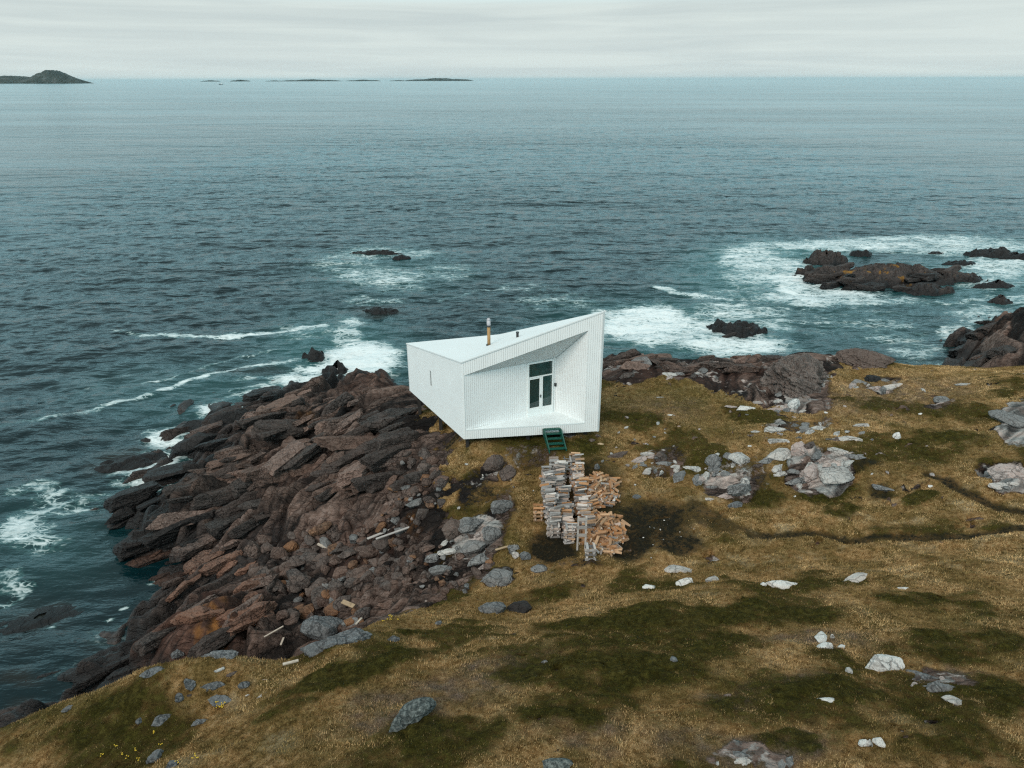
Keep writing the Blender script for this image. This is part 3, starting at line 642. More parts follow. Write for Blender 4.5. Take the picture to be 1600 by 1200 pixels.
sea = grid_mesh('sea', WX+Dx, WY+Dy, Wz, w.m, dict(foam=FM, dark=DK, turquoise=TQ))
tag(sea, 'dark teal sea with wind chop and white surf', None, None, 'structure')

# ------------------------------------------------------------------ rocks
def ico(sub):
    t = (1+5**.5)/2
    V = [np.array(v, float) for v in [(-1,t,0),(1,t,0),(-1,-t,0),(1,-t,0),(0,-1,t),(0,1,t),(0,-1,-t),(0,1,-t),(t,0,-1),(t,0,1),(-t,0,-1),(-t,0,1)]]
    V = [v/np.linalg.norm(v) for v in V]
    Fc = [(0,11,5),(0,5,1),(0,1,7),(0,7,10),(0,10,11),(1,5,9),(5,11,4),(11,10,2),(10,7,6),(7,1,8),(3,9,4),(3,4,2),(3,2,6),(3,6,8),(3,8,9),(4,9,5),(2,4,11),(6,2,10),(8,6,7),(9,8,1)]
    for _ in range(sub):
        c = {}; N = []
        def m(a, b):
            k = (min(a, b), max(a, b))
            if k not in c: v = V[a]+V[b]; c[k] = len(V); V.append(v/np.linalg.norm(v))
            return c[k]
        for a, b, d in Fc: x, y, z = m(a, b), m(b, d), m(d, a); N += [(a,x,z),(b,y,x),(d,z,y),(x,y,z)]
        Fc = N
    return np.array(V), Fc
ICO = {k: ico(k) for k in (2, 3, 4, 5)}
def rock_shape(seed, size, sub=3, planes=13, rough=.10, round_=.12, blocky=False):
    r = np.random.RandomState(seed); V, Fc = ICO[sub]
    N = r.randn(planes, 3)
    if blocky: N[:6] = np.array([(1,0,0),(-1,0,0),(0,1,0),(0,-1,0),(0,0,1),(0,0,-1)])*3+r.randn(6, 3)*.75
    N /= np.linalg.norm(N, axis=1)[:, None]; D = r.uniform(.62, 1.0, planes)
    if blocky: D[:6] = r.uniform(.66, .8, 6); D[6:] = r.uniform(.86, 1.1, planes-6)
    dots = V@N.T; rad = np.where(dots > .05, D/np.maximum(dots, .05), 9).min(1)
    rad = np.minimum(rad, 1.25); rad = rad*(1-round_)+round_*.9
    rad = rad+rough*(fbm(V[:, 0]*2.2+V[:, 2]*1.7+seed, V[:, 1]*2.2-V[:, 2]*1.3, 4, seed % 50)) + rough*.5*fbm(V[:, 0]*7+V[:, 2]*6, V[:, 1]*7-V[:, 2]*5, 2, seed % 40)
    return V*rad[:, None]*np.array(size)/2, Fc
def smooth_by_angle(me, ang=30):
    me.polygons.foreach_set('use_smooth', [True]*len(me.polygons))
    try: me.set_sharp_from_angle(angle=R(ang))
    except Exception: pass
def rock_obj(name, px, py, size, mat, label, cat='rock', rot=0, seed=0, sink=.3, sub=4, z0=None, group=None, tilt=(0, 0), rough=.11, round_=.10, planes=13):
    """size in metres; stands where the photograph shows it"""
    p = gpos(px, py) if z0 is None else at(px, py, z0)
    V, Fc = rock_shape(seed+11, size, sub, planes, rough, round_)
    o = mesh_obj(name, V, Fc, mat); smooth_by_angle(o.data, 28)
    o.location = (p[0], p[1], p[2]+size[2]*(.36-sink)); o.rotation_euler = (R(tilt[0]), R(tilt[1]), R(rot))
    return tag(o, label, cat, group)
def islet(name, px, py, size, mat, label, rot=0, seed=0, cat='rock', res=.14, lump=1.0, shift=0):
    """a rock standing in the sea: long ridge with joints, skirt below the water"""
    L, B, Hh = size; p = at(px, py, 0)
    u = np.arange(-L/2*1.12, L/2*1.12, res); v = np.arange(-B/2*1.2, B/2*1.2, res); U, V = np.meshgrid(u, v)
    r = np.sqrt((2*U/L)**2+(2*V/B)**2+.0)+fbm(U*3/L+seed, V*1.6/B, 4, seed)*.42
    prof = np.clip(1-r**2.2, -1.2, 1)
    f, c = facets(U/(L*.19)+seed*3.1, V/(B*.36), seed % 30, .9, .8, True); g_, c_ = facets(U/(L*.075)+seed, V/(B*.15), (seed+3) % 30, .9, .8, True)
    Z = Hh*np.sign(prof)*np.abs(prof)**.8*(.8+.35*fbm(U*2.4/L, V*1.2/B, 3, seed+7)*1.6) + lump*Hh*(f*.40+g_*.16-.26*sstep(.14, 0, c)-.12*sstep(.16, 0, c_)) + fbm(U*1.5, V*1.5, 4, seed)*.12*Hh
    Z = np.where(prof < 0, np.minimum(Z, prof*Hh*1.2+.05), Z); Z = np.maximum(Z, -1.2)
    o = grid_mesh(name, U, V, Z, mat, {}); o.location = (p[0], p[1], 0); o.rotation_euler = (0, 0, R(rot))
    return tag(o, label, cat)
islet('islet', 1385, 436, (18.5, 6.2, 1.9), M_isletw, 'largest dark islet off the right shore, ringed by surf with orange patches', -3, 3, 'islet')
islet('islet', 1290, 410, (5.0, 3.6, 1.5), M_islet, 'black rock touching the left end of the large surf-ringed islet', 5, 8, 'islet')
islet('sea_rock', 1272, 438, (2.8, 2.0, .7), M_black, 'small black rock in white foam below the left end of the large islet', 0, 12)
islet('sea_rock', 1447, 455, (5.6, 2.6, .8), M_isletw, 'low dark rock in front of the right half of the large islet', -4, 15)
islet('sea_rock', 1500, 413, (3.4, 2.0, .6), M_black, 'thin black rock trailing off the right tip of the large islet', -4, 17)
islet('sea_rock', 1550, 399, (6.0, 3.4, .9), M_black, 'left black rock of the pair in the surf behind the large islet', -5, 19)
islet('sea_rock', 1590, 404, (5.0, 2.8, .8), M_black, 'black rock cut by the right edge of the photo, in surf', -5, 21)
islet('sea_rock', 1345, 398, (3.2, 2.0, .7), M_black, 'black rock behind the left part of the large islet', 0, 22)
islet('sea_rock', 1555, 449, (4.4, 1.7, .6), M_black, 'long low black rock between the large islet and the right headland', -3, 23)
islet('sea_rock', 1562, 472, (2.4, 1.4, .6), M_isletw, 'small rock with orange weed just above the right headland', 0, 27)
islet('sea_rock', 1462, 371+25, (1.8, 1.0, .3), M_black, 'tiny black rock tip in the surf behind the islet', 0, 29)
islet('sea_rock', 1147, 517, (5.2, 3.4, .9), M_black, 'flat wet dark rock in the surf, behind the ridge right of the studio', -15, 31)
islet('sea_rock', 585, 396, (7.2, 1.5, .45), M_black, 'long low black reef awash in the open water, left of centre', 3, 33)
islet('sea_rock', 628, 403, (2.2, 1.2, .4), M_black, 'short black reef tip right of the long low reef', 0, 35)
islet('sea_rock', 595, 486, (3.4, 1.8, .35), M_black, 'dark reef barely awash between the surf and the upper reef', 0, 37)
islet('sea_rock', 491, 560, (2.0, 1.7, .75), M_black, 'round dark wet rock at the left edge of the brightest surf', 0, 39)
islet('sea_rock', 525, 582, (2.2, 1.8, .8), M_black, 'dark wet rock at the foot of the cliff below the brightest surf', 0, 41)
islet('sea_rock', 205, 722, (4.2, 1.8, .28), M_black, 'long dark reef just breaking the water left of the rocky shore', 28, 43)
islet('sea_rock', 65, 966, (3.2, 1.3, .10), M_black, 'drowned black reef in the dark water at lower left', 22, 44)
rock_obj('boulder', 372, 668, (3.0, 2.2, 2.2), M_black, 'big black angular boulder at the waterline of the left shore', 'boulder', 30, 51, .35, z0=0, sub=4)
rock_obj('boulder', 318, 672, (3.0, 1.6, 1.0), M_black, 'long flat dark slab left of the big black boulder at the waterline', 'boulder', 12, 52, .3, z0=0)
rock_obj('boulder', 305, 700, (2.6, 2.0, 1.7), M_black, 'dark wedge-shaped boulder in the surf, lowest of the waterline trio', 'boulder', 20, 53, .3, z0=0)
rock_obj('boulder', 985, 523, (1.5, 1.3, 1.0), M_black, 'black boulder at the water just right of the studio gable tip', 'boulder', 10, 54, .2)
rock_obj('boulder', 955, 528, (1.2, 1.0, .7), M_black, 'smaller black boulder touching the right edge of the studio roof', 'boulder', 60, 55, .2)
rock_obj('boulder', 1203, 552, (1.5, 1.2, 1.0), M_black, 'black boulder in the cleft left of the smooth striped hump', 'boulder', 40, 56, .1)
rock_obj('boulder', 615, 570, (2.0, 1.6, 1.5), M_black, 'dark boulder on the cliff top by the left corner of the studio', 'boulder', 40, 57, .35)
rock_obj('boulder', 240, 835+28, (1.9, 1.0, .5), M_shore, 'low brown rock in the inlet beside the left shore', 'boulder', 12, 58, .3, z0=0)
rock_obj('boulder', 772, 732, (.95, .8, .85), M_boulder, 'brown angular boulder in the grass left of the firewood', 'boulder', 20, 60, .15)
rock_obj('boulder', 790, 742, (.8, .7, .5), M_boulder, 'lower brown boulder against the right of the angular one', 'boulder', 60, 61, .2)
rock_obj('boulder', 784, 795, (.85, .6, .6), M_grey, 'dark grey pointed rock in the grass left of the firewood', 'boulder', 20, 62, .25, planes=9)
rock_obj('boulder', 733, 823, (1.0, .7, .6), M_grey, 'pale grey cracked boulder, top of the grey outcrop', 'boulder', 25, 63, .3)
rock_obj('boulder', 742, 855, (1.0, .7, .5), M_grey, 'wide pale grey boulder, lowest of the grey outcrop', 'boulder', 30, 64, .3)
rock_obj('boulder', 768, 840, (.8, .7, .6), M_grey, 'white-stained grey boulder at the right end of the grey outcrop', 'boulder', 10, 65, .2)
rock_obj('boulder', 708, 832, (.9, .7, .7), M_boulder, 'brown boulder at the left end of the grey outcrop', 'boulder', 70, 66, .3)
rock_obj('boulder', 748, 878, (.8, .4, .4), M_grey, 'long thin grey rock just below the grey outcrop', 'boulder', 25, 67, .2)
rock_obj('boulder', 688, 893, (.75, .5, .4), M_grey, 'grey wedge rock in the grass below left of the outcrop', 'boulder', 30, 68, .2)
rock_obj('boulder', 775, 908, (1.2, .8, .55), M_grey, 'dark grey rock with white streaks above the near hill', 'boulder', -10, 69, .25)
rock_obj('boulder', 840, 891, (.6, .4, .25), M_grey, 'small flat grey rock in the grass below the firewood', 'boulder', 5, 70, .3)
rock_obj('boulder', 802, 860, (.42, .35, .3), M_grey, 'grey rock at the left of three small stones below the firewood', 'boulder', 5, 71, .2)
rock_obj('boulder', 806, 869, (.3, .25, .22), M_pale, 'pale middle stone of three small stones below the firewood', 'boulder', 5, 72, .2)
rock_obj('boulder', 819, 872, (.4, .33, .3), M_blue, 'bluish right stone of three small stones below the firewood', 'boulder', 5, 73, .2)
rock_obj('boulder', 770, 955, (.8, .5, .4), M_blue, 'blue grey rock lying where the gully meets the near hill', 'boulder', 5, 74, .3)
rock_obj('boulder', 812, 953, (.8, .5, .4), M_black, 'black rock right of the blue grey rock at the hill foot', 'boulder', 15, 75, .3)
rock_obj('boulder', 505, 985, (1.25, .9, .75), M_blue, 'large flat-topped blue green boulder at the gully bottom', 'boulder', 5, 76, .2, z0=2.3, round_=.1, planes=9)
rock_obj('boulder', 505, 922, (.62, .5, .45), M_grey, 'round pale grey boulder among the brown rubble', 'boulder', 5, 77, .15, round_=.6)
rock_obj('boulder', 452, 860, (.65, .55, .5), M_rust, 'orange brown boulder in the rubble left of the long plank', 'boulder', 5, 78, .15)
rock_obj('boulder', 482, 868, (.9, .6, .35), M_boulder, 'flat reddish slab by the left end of the long plank', 'boulder', -20, 79, .1)
rock_obj('boulder', 465, 882, (.85, .55, .35), M_boulder, 'flat tan slab just below the long plank', 'boulder', 20, 80, .1)
rock_obj('boulder', 545, 868, (.9, .5, .4), M_boulder, 'long brown block right of the long plank', 'boulder', 35, 81, .1)
for k, (px, py, sz, rt, lb) in enumerate([
 (545, 1000, (1.5, .7, .55), 22, 'long blue grey ledge draped over the hill edge above the gully'), (505, 1012, (1.3, .6, .5), 25, 'blue grey ledge left of the long draped ledge'),
 (277, 1022, (.55, .45, .35), 0, 'domed blue grey rock poking over the left hill edge'), (345, 1027, (1.0, .4, .25), 4, 'flat blue grey rock along the hill edge, right of the domed rock'),
 (240, 1052, (.7, .35, .3), 18, 'blue grey ridge rock at the far left hill edge'), (297, 1071, (.35, .32, .34), 30, 'upright blue grey stone in the turf at lower left'),
 (280, 1090, (.25, .2, .25), 30, 'small dark blue stone below the upright stone'), (335, 1071, (.6, .3, .2), 10, 'long flat blue stone right of the upright stone'),
 (345, 1095, (.75, .35, .22), 5, 'dark flat rock beside yellow flowers at lower left'), (382, 1070, (.32, .25, .18), 0, 'dark lone stone right of the long flat stone'),
 (253, 1125, (.55, .3, .25), 40, 'slanting blue white rock in the lower left turf'), (312, 1131, (.4, .28, .22), 0, 'dark oval stone in the lower left turf'),
 (218, 1128, (.2, .15, .2), 40, 'small upright stone left of the slanting rock'), (243, 1187, (.45, .3, .35), 50, 'pale blue rock standing at the bottom left edge'),
 (270, 1197, (.3, .25, .2), 0, 'dark stone beside the pale blue rock at the bottom edge'), (616, 1000, (.4, .25, .2), 15, 'blue grey stone on the hill right of the draped ledge'),
 (685, 975, (.3, .22, .16), 15, 'little blue grey stone near the crest in mid hill'), (108, 1108, (.4, .2, .18), 25, 'blue rock at the far left grass edge')]):
    rock_obj('rock', px, py, tuple(q*.8 for q in sz), M_blue, lb, 'rock', rt, 100+k, .30, 4, planes=18, rough=.22)
rock_obj('rock', 641, 1123, (.95, .45, .42), M_lichen, 'oval rock speckled with pale lichen on the near slope', 'rock', 38, 130, .25, 4)
rock_obj('rock', 870, 1198, (.55, .35, .3), M_lichen, 'lichen rock cut by the bottom edge of the photo', 'rock', 5, 131, .3)
rock_obj('rock', 850, 1036, (.14, .10, .10), M_grey, 'tiny grey stone alone in the dark moss mid slope', 'rock', 5, 132, .2, 3)
rock_obj('rock', 1052, 1032, (.22, .18, .12), M_blue, 'dark blue stone alone in dark moss, lower centre', 'rock', 5, 133, .3, 3)
for k, (px, py, sz, rt, mt, lb) in enumerate([
 (1060, 892, (.95, .4, .28), -8, M_pale, 'long pale rock, left of the row along the mound top'), (1070, 912, (.6, .4, .35), 0, M_white, 'whitish round-topped rock below the long pale rock'),
 (1113, 907, (.6, .3, .25), 5, M_pale, 'pale block right of the round-topped rock'), (1014, 919, (.5, .3, .25), 0, M_white, 'knobbly white rock at the left end of the row'),
 (1228, 918, (1.1, .4, .3), -5, M_white, 'long white rock at the right end of the row on the mound'), (1193, 914, (.2, .15, .12), 0, M_white, 'small white chip left of the long white rock'),
 (1338, 905, (.8, .35, .15), 22, M_pale, 'thin pale slab in golden grass right of the mound'), (1410, 920, (.35, .15, .08), -8, M_white, 'flat white chip right of the thin pale slab'),
 (1282, 999, (.42, .25, .2), 50, M_white, 'upper white quartz lump of the small cluster'), (1290, 1011, (.4, .25, .16), 10, M_white, 'lower white quartz lump of the small cluster'),
 (1300, 997, (.12, .12, .18), 0, M_white, 'thin upright quartz sliver in the small cluster'), (1315, 1012, (.18, .14, .1), 0, M_white, 'right-hand quartz chip of the small cluster'),
 (1326, 1049, (.2, .16, .14), 20, M_pale, 'little triangular pale stone left of the big white rock'), (1375, 1044, (.95, .5, .55), 15, M_white, 'big white humped rock on the right near slope'),
 (1298, 1096, (.5, .18, .12), -12, M_white, 'long white sliver of rock in green turf'), (1443, 1060, (.85, .4, .22), -28, M_blue, 'dark grey flat rock right of the big white rock'),
 (1475, 1078, (.7, .3, .2), -10, M_grey, 'grey slab below the dark flat rock'), (1495, 1099, (.45, .25, .15), -20, M_pale, 'small pale grey slab lowest on the right slope'),
 (1350, 1163, (.16, .12, .26), 0, M_white, 'left of three upright white stones by the bottom right'), (1359, 1165, (.12, .1, .2), 0, M_pale, 'middle of three upright white stones by the bottom right'),
 (1372, 1163, (.22, .12, .26), -40, M_white, 'right leaning one of three upright white stones'), (1165, 638, (.9, .5, .22), 0, M_white, 'smooth white rock in grass right of the green field'),
 (1143, 636, (.7, .25, .12), -10, M_pink, 'thin pink slab touching the smooth white rock'), (1183, 629, (.6, .3, .12), 0, M_pink, 'pink flat stone above the smooth white rock'),
 (1048, 649, (.35, .15, .08), 0, M_white, 'lone white chip in the green field right of the studio'), (1027, 621, (.8, .1, .06), 0, M_pale, 'thin pale strip of stone in the green field'),
 (1240, 635, (1.3, .6, .5), 50, M_white, 'bright white vein rock on the right ridge'), (1258, 612, (1.3, .6, .4), 40, M_pink, 'pink white rock at the top of the bright vein'),
 (1212, 641, (1.0, .4, .2), 10, M_pink, 'pink ledge at the foot of the bright vein'), (1240, 600, (1.0, .35, .3), 25, M_grey, 'grey ledge above the bright vein'),
 (1112, 722, (.9, .7, .6), 40, M_grey, 'grey boulder at the left of the stone cluster right of the firewood'), (1155, 718, (.85, .75, .6), 0, M_pale, 'round pale boulder topping the stone cluster'),
 (1137, 714, (.5, .4, .4), 0, M_grey, 'small grey stone between the two top boulders of the cluster'), (1157, 765, (1.05, .8, .6), 10, M_grey, 'big smooth grey boulder at the bottom of the stone cluster'),
 (1103, 745, (.35, .3, .5), 20, M_pale, 'narrow pale stone on the left side of the cluster'), (1062, 745, (.9, .45, .4), 40, M_grey, 'tan grey boulder half sunk left of the cluster'),
 (1010, 737, (.65, .3, .25), 45, M_pale, 'slanted pale stone left of the cluster'), (1108, 781, (.35, .2, .12), 0, M_pale, 'tiny pale chip below the cluster'),
 (1135, 742, (.5, .35, .3), 10, M_grey, 'grey stone in the middle of the cluster'), (1150, 790, (.8, .5, .3), 10, M_blue, 'dark lower slab under the big smooth boulder'),
 (1222, 710, (1.3, .9, .5), 20, M_pale, 'pale wedge of the big pink outcrop, upper left'), (1250, 703, (.9, .7, .5), 50, M_pink, 'pink knob at the top of the big outcrop'),
 (1278, 722, (1.5, .6, .4), -15, M_pink, 'long pink shelf along the top right of the big outcrop'), (1268, 738, (1.2, .8, .6), 35, M_pink, 'pink boulder in the middle of the big outcrop'),
 (1303, 743, (1.4, .9, .55), 10, M_pale, 'large pale pink boulder at the right end of the big outcrop'), (1245, 753, (1.0, .4, .3), 10, M_grey, 'grey base rock of the big outcrop'),
 (1213, 690, (1.0, .35, .25), -5, M_pale, 'flat pale rock above the big outcrop'), (1207, 673, (1.1, .5, .3), 0, M_pale, 'grey white knobs on the slope above the big outcrop'),
 (1278, 670, (.9, .4, .3), 8, M_pale, 'pale hump right of the grey white knobs'), (1320, 687, (1.3, .45, .25), -8, M_pale, 'long pale blade rock right of the pale hump'),
 (1348, 665, (.8, .3, .18), -5, M_pale, 'stacked thin pale slabs on the right slope'), (1310, 706, (1.0, .45, .28), -18, M_pale, 'pale leaf-shaped rock above the large pink boulder'),
 (1335, 714, (.9, .4, .22), -10, M_grey, 'grey flat rock behind the leaf-shaped rock'), (1402, 684, (.35, .3, .5), 10, M_white, 'white upright crag on the right slope'),
 (1378, 763, (.8, .35, .25), -30, M_grey, 'grey beak-shaped rock in the moss hollow'), (1453, 760, (.18, .14, .1), 0, M_white, 'small white stone right of the grey beak rock'),
 (1583, 655, (1.6, 1.1, .5), -40, M_grey, 'big smooth grey outcrop cut by the right edge'), (1575, 742, (1.5, .9, .6), -15, M_pink, 'pinkish cracked outcrop at the right edge'),
 (1545, 741, (.6, .4, .4), 40, M_grey, 'narrow grey rock left of the cracked outcrop'), (1472, 627, (1.1, .7, .35), 0, M_grey, 'brown grey mound of rock on the far right slope'),
 (1380, 610, (.9, .4, .3), 60, M_grey, 'pale grey curved ledge on the far slope'), (1402, 603, (1.2, .4, .25), 0, M_pale, 'bluish pale ledge above the curved ledge'),
 (1363, 594, (.9, .7, .6), 20, M_black, 'dark block behind the curved ledge'), (1506, 601, (1.1, .2, .1), 0, M_pale, 'thin pale line of rock on the far right slope'),
 (1004, 566, (1.2, .8, .6), -30, M_grey, 'blue grey boulder on the ridge right of the studio'), (1083, 576, (.9, .3, .2), 10, M_pale, 'pale flat slab in the ridge hollow'),
 (981, 588, (.9, .5, .35), 30, M_boulder, 'dark brown low rock in the grass right of the studio'), (970, 574, (.5, .3, .2), 0, M_grey, 'small grey stone just right of the studio wall'),
 (965, 712, (1.2, .4, .3), 30, M_boulder, 'long brown rock in the grass right of the steps'), (933, 731, (.35, .3, .3), 60, M_blue, 'egg-shaped blue stone above the log heap'),
 (994, 777, (.35, .3, .25), 0, M_blue, 'round blue stone right of the log heap'), (1030, 715, (.7, .5, .5), 40, M_boulder, 'pinkish brown boulder between the steps and the stone cluster'),
 (925, 688, (.3, .25, .22), 0, M_boulder, 'small brown stone right of the green steps'), (939, 694, (.3, .12, .08), 0, M_tan, 'tan chip of stone right of the green steps')]):
    rock_obj('rock', px, py, sz, mt, lb, 'rock', rt, 150+k, .36 if sz[2] > .2 else .25, 4 if sz[0] > .8 else 3, planes=16, rough=.1)

rock_obj('rock_hump', 1248, 598, (5.0, 2.8, 2.9), M_striped, 'big smooth striped rock hump on the ridge right of the studio', 'rock', 48, 290, .30, 5, tilt=(-8, 0), round_=.18, rough=.26)
rock_obj('rock_hump', 1345, 566, (3.2, 1.8, 1.2), M_boulder, 'low brown rock hump on the skyline right of the striped hump', 'rock', 5, 291, .3, 5, round_=.3, rough=.2)
# jointed ledges of the bedrock, lying along the strata
ledges = []
for i in range(20):
    V, Fc = rock_shape(470+i, (1, .42, .36), 5 if i < 8 else 4, 15, .13, .02, True); V = V + .012*np.stack([fbm(V[:, 1]*26+i, V[:, 2]*26, 3, i), fbm(V[:, 0]*14+i, V[:, 2]*26, 3, i+5), fbm(V[:, 0]*14+i, V[:, 1]*26, 3, i+9)], -1)
    o = mesh_obj('ledge_rock', V, Fc, M_shore_red if i >= 16 else [M_shore, M_shore_dark, M_shore_pink, M_shore, M_shore_dark][i % 5]); smooth_by_angle(o.data, 24); ledges.append([o, False])
for (cx, cy, hx, hy, n, s0, s1, az, lb, gp) in [
 (470, 690, 190, 80, 106, 1.1, 3.2, 44, 'dark brown slab of fractured bedrock in the cliff left of the studio', 'bedrock slabs left of the studio'),
 (300, 790, 120, 70, 57, 1.1, 3.2, 42, 'near black slab of bedrock on the low shore by the water', 'bedrock slabs on the low shore'),
 (300, 930, 110, 75, 42, .9, 2.4, 50, 'red brown slab of bedrock around the rusty patch above the water', 'bedrock slabs at the rusty patch'),
 (140, 1050, 70, 34, 10, 1.0, 2.2, 40, 'black wet slab at the foot of the near hill by the water', 'bedrock slabs below the near hill'),
 (1080, 565, 150, 16, 30, .9, 2.6, 10, 'brown slab of bedrock on the ridge between the studio and the hump', 'bedrock slabs on the ridge'),
 (1545, 530, 60, 40, 16, 1.6, 4.2, 35, 'dark slab of bedrock on the right headland', 'bedrock slabs on the headland'),
 (590, 740, 80, 50, 22, .7, 1.8, 44, 'brown slab of bedrock on the slope below the left corner of the studio', 'bedrock slabs below the studio')]:
    for i in range(n):
        a = random.uniform(0, 6.28); q = math.sqrt(random.random()); p = gpos(cx+hx*q*math.cos(a), cy+hy*q*math.sin(a)); k = random.randrange(16)
        if 'rusty' in lb and random.random() < .5: k = 16+random.randrange(4)
        if ('headland' in lb or 'black' in lb) and k % 5 in (0, 2, 3) and random.random() < .75: k = random.choice((1, 4, 6, 9, 11, 14))
        if p[2] < -.4 or p[1] < 15 or float(sample(rock, p[0], p[1])) < .6 or (abs(p[0]+.8) < 4.6 and 27 < p[1] < 36): continue
        o = ledges[k][0] if not ledges[k][1] else ledges[k][0].copy()
        if ledges[k][1]: C.objects.link(o)
        ledges[k][1] = True; s = s0+(s1-s0)*random.random()**1.6; o.scale = (s*1.15, s*random.uniform(.8, 1.3), s*random.uniform(.6, 1.0))
        o.location = (p[0], p[1], p[2]-s*.01); o.rotation_euler = (R(random.gauss(-16, 12)), R(random.gauss(0, 8)), R(az+random.gauss(0, 13)))
        tag(o, lb, 'rock', gp)

iledges = []
for i in range(4):
    V, Fc = rock_shape(495+i, (1, .42, .36), 4, 15, .16, .02, True); o = mesh_obj('ledge_rock', V, Fc, [M_islet, M_isletw, M_shore_dark, M_islet][i]); smooth_by_angle(o.data, 24); iledges.append([o, False])
for (cx, cy, hx, hy, n, s0, s1, z, lb, gp) in [
 (1330, 432, 60, 14, 12, 2., 4.6, .9, 'dark slab on the left half of the large islet', 'slabs on the left of the islet'), (1430, 430, 60, 12, 12, 2., 4.6, .8, 'dark slab on the right half of the large islet', 'slabs on the right of the islet'),
 (1385, 446, 90, 8, 9, 1.6, 3.6, .3, 'wet black slab at the near foot of the large islet', 'slabs at the foot of the islet'), (1147, 520, 22, 6, 4, 1.2, 2.4, .3, 'black slab on the flat rock in the surf', 'slabs on the flat surf rock')]:
    for i in range(n):
        a = random.uniform(0, 6.28); q = math.sqrt(random.random()); p = at(cx+hx*q*math.cos(a), cy+hy*q*math.sin(a), z*(1-q*.6)); k = random.randrange(4)
        o = iledges[k][0] if not iledges[k][1] else iledges[k][0].copy()
        if iledges[k][1]: C.objects.link(o)
        iledges[k][1] = True; s = s0+(s1-s0)*random.random()**1.6; o.scale = (s*1.1, s, s*.7); o.location = tuple(p); o.rotation_euler = (R(random.gauss(-12, 12)), R(random.gauss(0, 8)), R(12+random.gauss(0, 16)))
        tag(o, lb, 'rock', gp)

# loose boulders in the gully and along the shore: copies of a few shapes
def proto(seed, mat, sub=3):
    V, Fc = rock_shape(seed, (1, .8, .62), sub, 11, .05, .12)
    o = mesh_obj('boulder', V, Fc, mat); smooth_by_angle(o.data, 26); return o
protos = [proto(300+i, [M_boulder, M_boulder, M_boulder, M_shore, M_grey, M_boulder, M_rust, M_shore][i % 8]) for i in range(16)]
used = [False]*16
def put(k, p, s, rz, label, group, tl=(0, 0), cat='boulder'):
    o = protos[k] if not used[k] else protos[k].copy()
    if used[k]: C.objects.link(o)
    used[k] = True
    o.location = p; o.scale = (s*random.uniform(.8, 1.3), s, s*random.uniform(.7, 1.1)); o.rotation_euler = (tl[0], tl[1], rz)
    return tag(o, label, cat, group)
regions = [ # centre px, half extents, count, size range, label, group
 (500, 880, 110, 55, 95, .35, .95, 'angular brown boulder lying loose in the rubble of the gully', 'loose boulders in the gully'),
 (505, 960, 70, 28, 34, .35, .9, 'brown boulder lying loose at the bottom of the gully by the near hill', 'boulders at the gully bottom'),
 (620, 860, 60, 60, 70, .2, .6, 'loose brown stone on the grassy edge of the gully', 'stones on the gully edge'),
 (655, 755, 50, 50, 60, .2, .7, 'loose brown stone on the slope below the studio', 'stones below the studio'),
 (705, 890, 70, 40, 34, .2, .5, 'loose stone in the turf above the near hill', 'stones above the near hill')]
for (cx, cy, hx, hy, n, s0, s1, lb, gp) in regions:
    for i in range(n):
        a = random.uniform(0, 2*math.pi); q = math.sqrt(random.random()); px, py = cx+hx*q*math.cos(a), cy+hy*q*math.sin(a)
        p = gpos(px, py)
        if p[1] < 15.0: continue
        s = s0+(s1-s0)*random.random()**2
        put(random.randrange(16), (p[0], p[1], p[2]+s*.12), s, random.uniform(0, 6.3), lb, gp, (random.uniform(-.4, .4), random.uniform(-.4, .4)))
chips = [mesh_obj('stone', *rock_shape(400+i, (1, .7, .5), 2, 9, .03, .1), mt) for i, mt in enumerate([M_pale, M_white, M_grey, M_pink])]
cu = [False]*4
for (cx, cy, hx, hy, n, s0, s1, lb, gp, ks) in [
 (1270, 690, 170, 70, 34, .08, .28, 'small pale stone scattered in the turf around the outcrops', 'pale stones around the outcrops', (0, 1, 2, 3)),
 (1000, 690, 90, 60, 22, .08, .25, 'small pale stone in the grass between the steps and the ridge', 'pale stones right of the steps', (0, 2, 3)),
 (1030, 830, 60, 30, 16, .03, .08, 'white chip lying on the black soil beside the log heap', 'chips on the black soil', (0, 1)),
 (790, 740, 70, 50, 14, .07, .2, 'small pale stone in the grass left of the firewood', 'pale stones left of the firewood', (0, 2))]:
    for i in range(n):
        p = gpos(cx+random.gauss(0, .5)*hx, cy+random.gauss(0, .5)*hy); k = random.choice(ks)
        if p[1] > 27.5 and abs(p[0]) < 4.2: continue
        o = chips[k] if not cu[k] else chips[k].copy()
        if cu[k]: C.objects.link(o)
        cu[k] = True
        s = random.uniform(s0, s1); o.scale = (s, s, s); o.location = (p[0], p[1], p[2]+s*.05); o.rotation_euler = (0, random.uniform(-.3, .3), random.uniform(0, 6.3))
        tag(o, lb, 'stone', gp)

